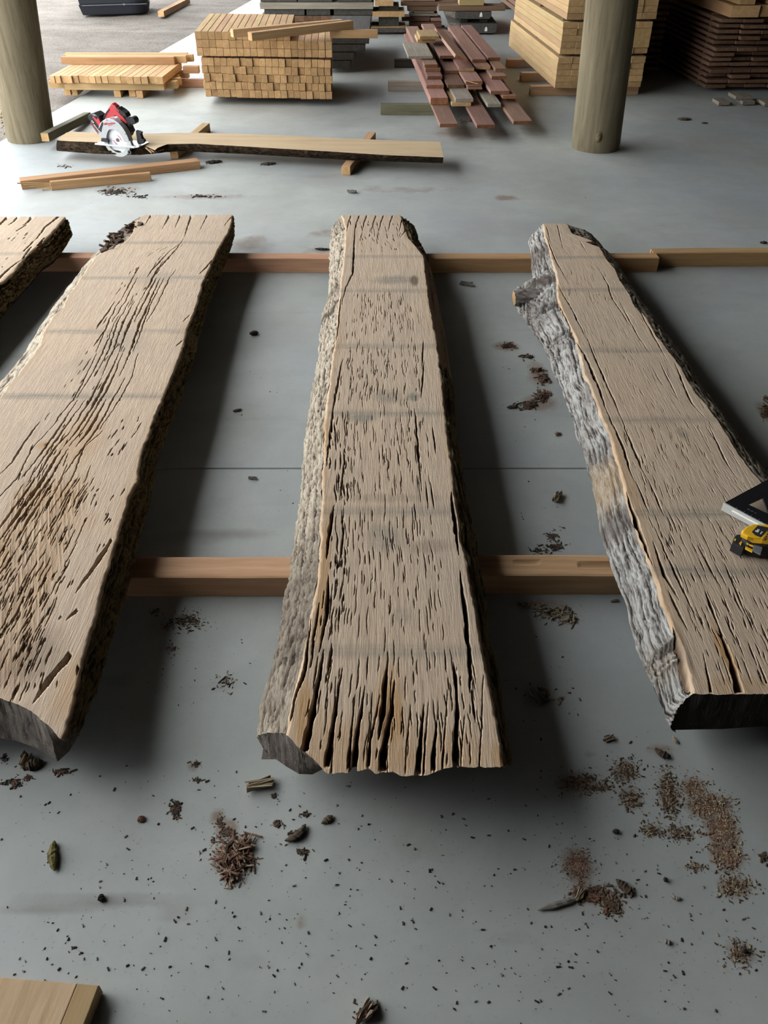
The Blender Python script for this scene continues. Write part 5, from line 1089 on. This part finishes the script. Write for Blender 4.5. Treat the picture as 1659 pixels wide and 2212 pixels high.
for a in (
 ('stub of dark yellowish mossy bark at the lower left of the floor',116,1852,70,20,-72,'moss',.5,.12),
 ('shaggy pale-ended wood chip below the left front corner of the middle slab',562,1698,60,24,18,'pale',.4,.05),
 ('curled dark bark flake right of the shredded heap',642,1805,56,20,42,'bark',.4,.3),
 ('small dark bark flake right of the curled one',707,1773,30,14,40,'bark',.4,.1),
 ('dark oval bark flake near the lower right of the floor',1349,1919,46,20,-48,'bark',.35,.05),
 ('long pale splinter pointing left near the sawdust patches',1210,1954,104,15,16,'grey',.4,.02),
 ('short upright barb of the pale splinter, with an orange root',1252,1936,34,14,55,'pale',.4,.1),
 ('pale wood chip standing alone between middle and right slab',1203,1077,36,13,62,'pale',.5,.05),
 ('grey fibrous bark strip in shade right of the middle slab',1162,1508,48,18,-62,'grey',.4,.1),
 ('small pale chip under the near bearer beside the right slab',1327,1300,20,7,8,'pale',.4,.1),
 ('curly pale wood shaving behind the far bearer near the right slab',1008,617,36,8,-22,'grey',.5,.35),
 ('dark bark bit on the floor between left and middle slab',549,723,20,13,20,'dark',.5,.1),
 ('thin dark bark bit between left and middle slab',513,888,20,8,25,'bark',.4,.1),
 ('small brown chip by the floor joint between left and middle slab',546,1035,20,7,-8,'grey',.4,.1),
 ('thin dark stick poking out behind the middle slab',696,540,34,7,-6,'dark',.4,.1),
 ('pale wood chunk at the bottom picture edge',790,2192,58,26,48,'pale',.5,.1),
 ('dark bark wrapped round the pale chunk at the bottom edge',808,2184,44,12,62,'bark',.4,.2),
 ('brown crumpled leaf-like bark clump, left part, by the left slab end',58,1648,34,24,70,'pale',.4,.3),
 ('brown crumpled bark clump, right part, by the left slab end',74,1655,38,24,20,'bark',.5,.2),
 ('flat reddish bark flake left of the shredded heap',306,1771,18,16,-40,'red',.25,.1),
 ('small dark bark lump above the grey floor smear',220,1942,18,14,-60,'dark',.5,.1),
 ('twig-like dark chip below the left sticks near the far plank',580,356,34,9,10,'dark',.4,.2),
 ('tangle of dark bark strips right of the long orange-brown length',462,352,36,10,12,'dark',.4,.25),
 ('dark bark lump on the floor right of the right post',1478,259,30,14,-4,'bark',.6,.1),
 ('small dark stick right of that bark lump on the right floor',1522,267,14,5,-5,'bark',.4,.1),
 ('small grey wood block lying beyond the middle slab',760,417,20,9,-6,'grey',.5,.0),
 ('dark elongated chip left of the red shreds by the right slab',1107,881,26,9,12,'bark',.4,.1),
 ('short grey chip beside the lower right sawdust patch',1460,1941,24,9,-15,'grey',.4,.1),
 ('small dark nugget between the sawdust patches at lower right',1437,1902,10,9,0,'dark',.7,.0),
 ('small dark chip at the far right floor below the far bearer',1649,526,16,8,-5,'dark',.4,.1),
 ('dark flake in the sawdust smear near the bottom right',1606,2054,14,12,40,'dark',.5,.1),
 ('greyish flake right of the sawdust, near the bottom right',1441,2036,17,11,-20,'grey',.4,.1),
 ('dark bark bit at the front of the right-hand sawdust',1330,1798,16,11,10,'dark',.5,.1),
 ('ragged brown bark piece on the sawdust under the right slab corner',1430,1630,36,16,-38,'bark',.4,.2),
 ('light brown chip on the dusty floor between the slab ends',1315,1597,28,14,12,'pale',.3,.1),
 ('small brown chip below the left front of the right slab',1458,1600,20,8,-70,'pale',.4,.1)):
    chip(*a)
def grains(name, label, pts, n, smin, smax, mats, seed, elong=2.0, heap=0.0, cat='sawdust', even=False):    # loose particles: many small slivers in one object
    rr = np.random.default_rng(seed); P = []
    wts = np.array([p[2]*p[3]*p[4] for p in pts], float); wts /= wts.sum()
    ks = rr.choice(len(pts), n, p=wts)
    V = np.zeros((n,8,3)); 
    for i, k in enumerate(ks):
        x, y, rx, ry = pts[k][:4]; r = (abs(rr.normal(0,.5)) if not even else math.sqrt(rr.random())); r = min(r,1.5); th = rr.uniform(0,2*math.pi)
        q = at(x+rx*r*math.cos(th), y+ry*r*math.sin(th)); z = heap*max(0,1-r)**1.2*rr.random()
        sc = smin+(smax-smin)*rr.random()**3; a = sc*elong*rr.uniform(.6,1.4)/2; b = sc/2; c = sc*.35/2; an = rr.uniform(0,math.pi); pt = rr.uniform(-.4,.4) if heap else rr.uniform(-.1,.1)
        ca, sa = math.cos(an), math.sin(an)
        for j,(u,v,w) in enumerate(((-1,-.6,-1),(1,-.4,-1),(.8,.7,-1),(-.9,.8,-1),(-.8,-.5,1),(.9,-.3,.6),(.7,.5,1),(-.7,.6,.8))):
            lx, ly, lz = u*a, v*b, w*c+pt*u*a*.5
            V[i,j] = (q.x+lx*ca-ly*sa, q.y+lx*sa+ly*ca, lz+z+c+abs(pt)*a*.5+.0003)
    F = np.array([(0,3,2,1),(4,5,6,7),(0,1,5,4),(1,2,6,5),(2,3,7,6),(3,0,4,7)])
    Q = (F[None]+np.arange(n)[:,None,None]*8).reshape(-1,4); mi = np.repeat(rr.integers(0,len(mats),n), 6)
    c = V.reshape(-1,3).mean(0); c[2] = 0
    o = link(name, mesh_np(name, V.reshape(-1,3)-c, Q, [M_chip[m] for m in mats], mi, smooth=False), None, tuple(c)); return tag(o, label, cat, kind='stuff')
grains('sawdust', 'brown sawdust drift with a broad tail at the right of the floor', [b[:5] for b in BROWN[:4]], 2600, .0012, .004, ['red','pale','red'], 1, 1.6)
grains('sawdust', 'scattered brown sawdust patches left of the broad drift', [b[:5] for b in BROWN[4:12]], 2600, .0012, .0045, ['red','bark','pale'], 2, 1.8)
grains('sawdust', 'square patch of brown sawdust above the pale splinter', [BROWN[12][:5]], 900, .001, .003, ['red','red','pale'], 3, 1.5)
grains('sawdust', 'small sawdust patches in the lower right corner', [b[:5] for b in BROWN[13:16]], 800, .0012, .004, ['red','bark','pale'], 4, 1.8)
grains('sawdust', 'reddish crumbs round the pale splinter', [(1275,1935,50,22,1),(1320,1955,34,28,1),(1290,1920,50,10,.6)], 700, .0015, .006, ['red','bark'], 5, 1.8)
grains('wood_shreds', 'heap of red-brown bark shreds on the floor left of centre', [(512,1855,34,42,1),(498,1890,24,22,.6),(528,1830,24,26,.7),(490,1850,26,30,.6)], 560, .0022, .0056, ['red','red','pale','red','bark','pale'], 6, 7.0, .010, 'shreds')
grains('sawdust', 'fine dust trail running up from the heap of shreds', [(490,1800,22,16,1),(475,1775,12,18,.9),(505,1850,40,50,.8),(460,1815,10,12,.6)], 1600, .001, .0035, ['red','bark'], 7, 1.6)
grains('wood_shreds', 'reddish bark shreds beside the grey bark of the right slab', [(1143,876,22,10,1),(1170,855,18,14,1),(1175,820,14,14,1),(1165,800,18,6,.7),(1095,748,20,7,1),(1140,772,18,6,.7),(1205,940,8,6,.6)], 520, .004, .009, ['red','red','bark'], 8, 2.6, .006, 'shreds')
grains('wood_shreds', 'fine shavings in front of the near bearer, right', [(1150,1308,40,8,1),(1200,1325,50,16,1),(1230,1340,30,14,.6),(1175,1500,14,16,.7),(1210,1510,14,10,.5)], 520, .0015, .007, ['pale','bark','pale'], 9, 3.0, .002, 'shreds')
grains('wood_shreds', 'fine crumbs in the shade right of the left slab', [(360,1355,22,14,1),(400,1340,50,30,1),(370,1400,24,20,.8),(490,1475,30,30,.7),(340,1320,20,10,.6),(420,1345,40,16,.8)], 620, .0012, .005, ['bark','dark','pale'], 10, 2.4, 0, 'crumbs')
grains('wood_shreds', 'red crumbs and bark bits at the right picture edge', [(1652,890,12,18,1),(1655,860,8,10,.5),(1650,1850,10,14,.3)], 130, .003, .009, ['red','bark'], 11, 3.0, .004, 'crumbs')
grains('wood_shreds', 'dark bark bits along the shaded floor between middle and right slabs', [(1200,1180,30,14,1),(1160,1190,30,10,.8),(1190,1160,20,14,.6),(1215,1140,10,10,.3)], 200, .002, .007, ['dark','bark'], 12, 2.2, 0, 'crumbs')
grains('wood_shreds', 'dark bark bits scattered beyond the slabs on the left floor', [(250,415,40,10,1),(300,425,30,5,.6),(440,425,60,4,.6),(140,360,20,6,.4),(460,352,18,5,1),(580,356,12,4,.6)], 420, .003, .011, ['dark','bark'], 13, 3.0, 0, 'crumbs')
grains('sawdust', 'pinkish sawdust along the mossy bearer of the red pile', [(905,243,26,3,1),(940,244,24,3,.8),(1010,262,24,6,.6),(1030,250,30,6,.5)], 500, .004, .012, ['red','pale'], 14, 1.4, .01)
grains('wood_shreds', 'crumbs by the bark clump at the left slab end', [(60,1650,20,14,1),(130,1668,26,8,1),(30,1690,30,14,.7),(10,1640,14,14,.5),(60,1680,16,8,.7)], 320, .0015, .006, ['bark','dark','red'], 15, 2.2, 0, 'crumbs')
grains('wood_shreds', 'brown crumbs near the curled bark flake', [(600,1780,14,10,1),(660,1760,14,8,.8),(640,1800,16,10,.8),(655,1840,20,10,.8),(590,1720,14,10,.5),(425,1652,14,8,1),(430,1685,20,6,.7),(380,1750,14,26,1)], 420, .0015, .005, ['bark','red','dark'], 16, 2.2, 0, 'crumbs')
allp = [(x,y,110,75,w) for x,y,w in [(100+145*i,1720+105*j,1.0) for i in range(11) for j in range(5)]]+[(600,1100,60,130,.7),(560,800,70,160,.6),(1120,800,60,200,1.6),(1160,1100,60,100,1.2),(1480,640,110,100,.5),(300,430,300,26,.6),(900,430,400,40,.4),(1350,420,260,60,.4),(620,540,90,50,.6),(1020,640,50,60,1.2),(1180,1480,90,130,1.6),(1380,1640,150,60,1.0),(420,1420,130,110,1.4),(90,690,60,50,.5)]
grains('floor_crumbs', 'tiny dark crumbs sprinkled over the whole concrete floor', allp, 1300, .0009, .0048, ['dark','dark','bark','grey'], 17, 1.5, 0, 'crumbs', True)
grains('leaf_litter', 'yellow leaf bits on the gravel left of the left post', [(4,250,6,30,1),(2,215,6,14,.6),(8,290,6,10,.5)], 90, .008, .02, ['moss','pale'], 18, 1.6, 0, 'leaves')
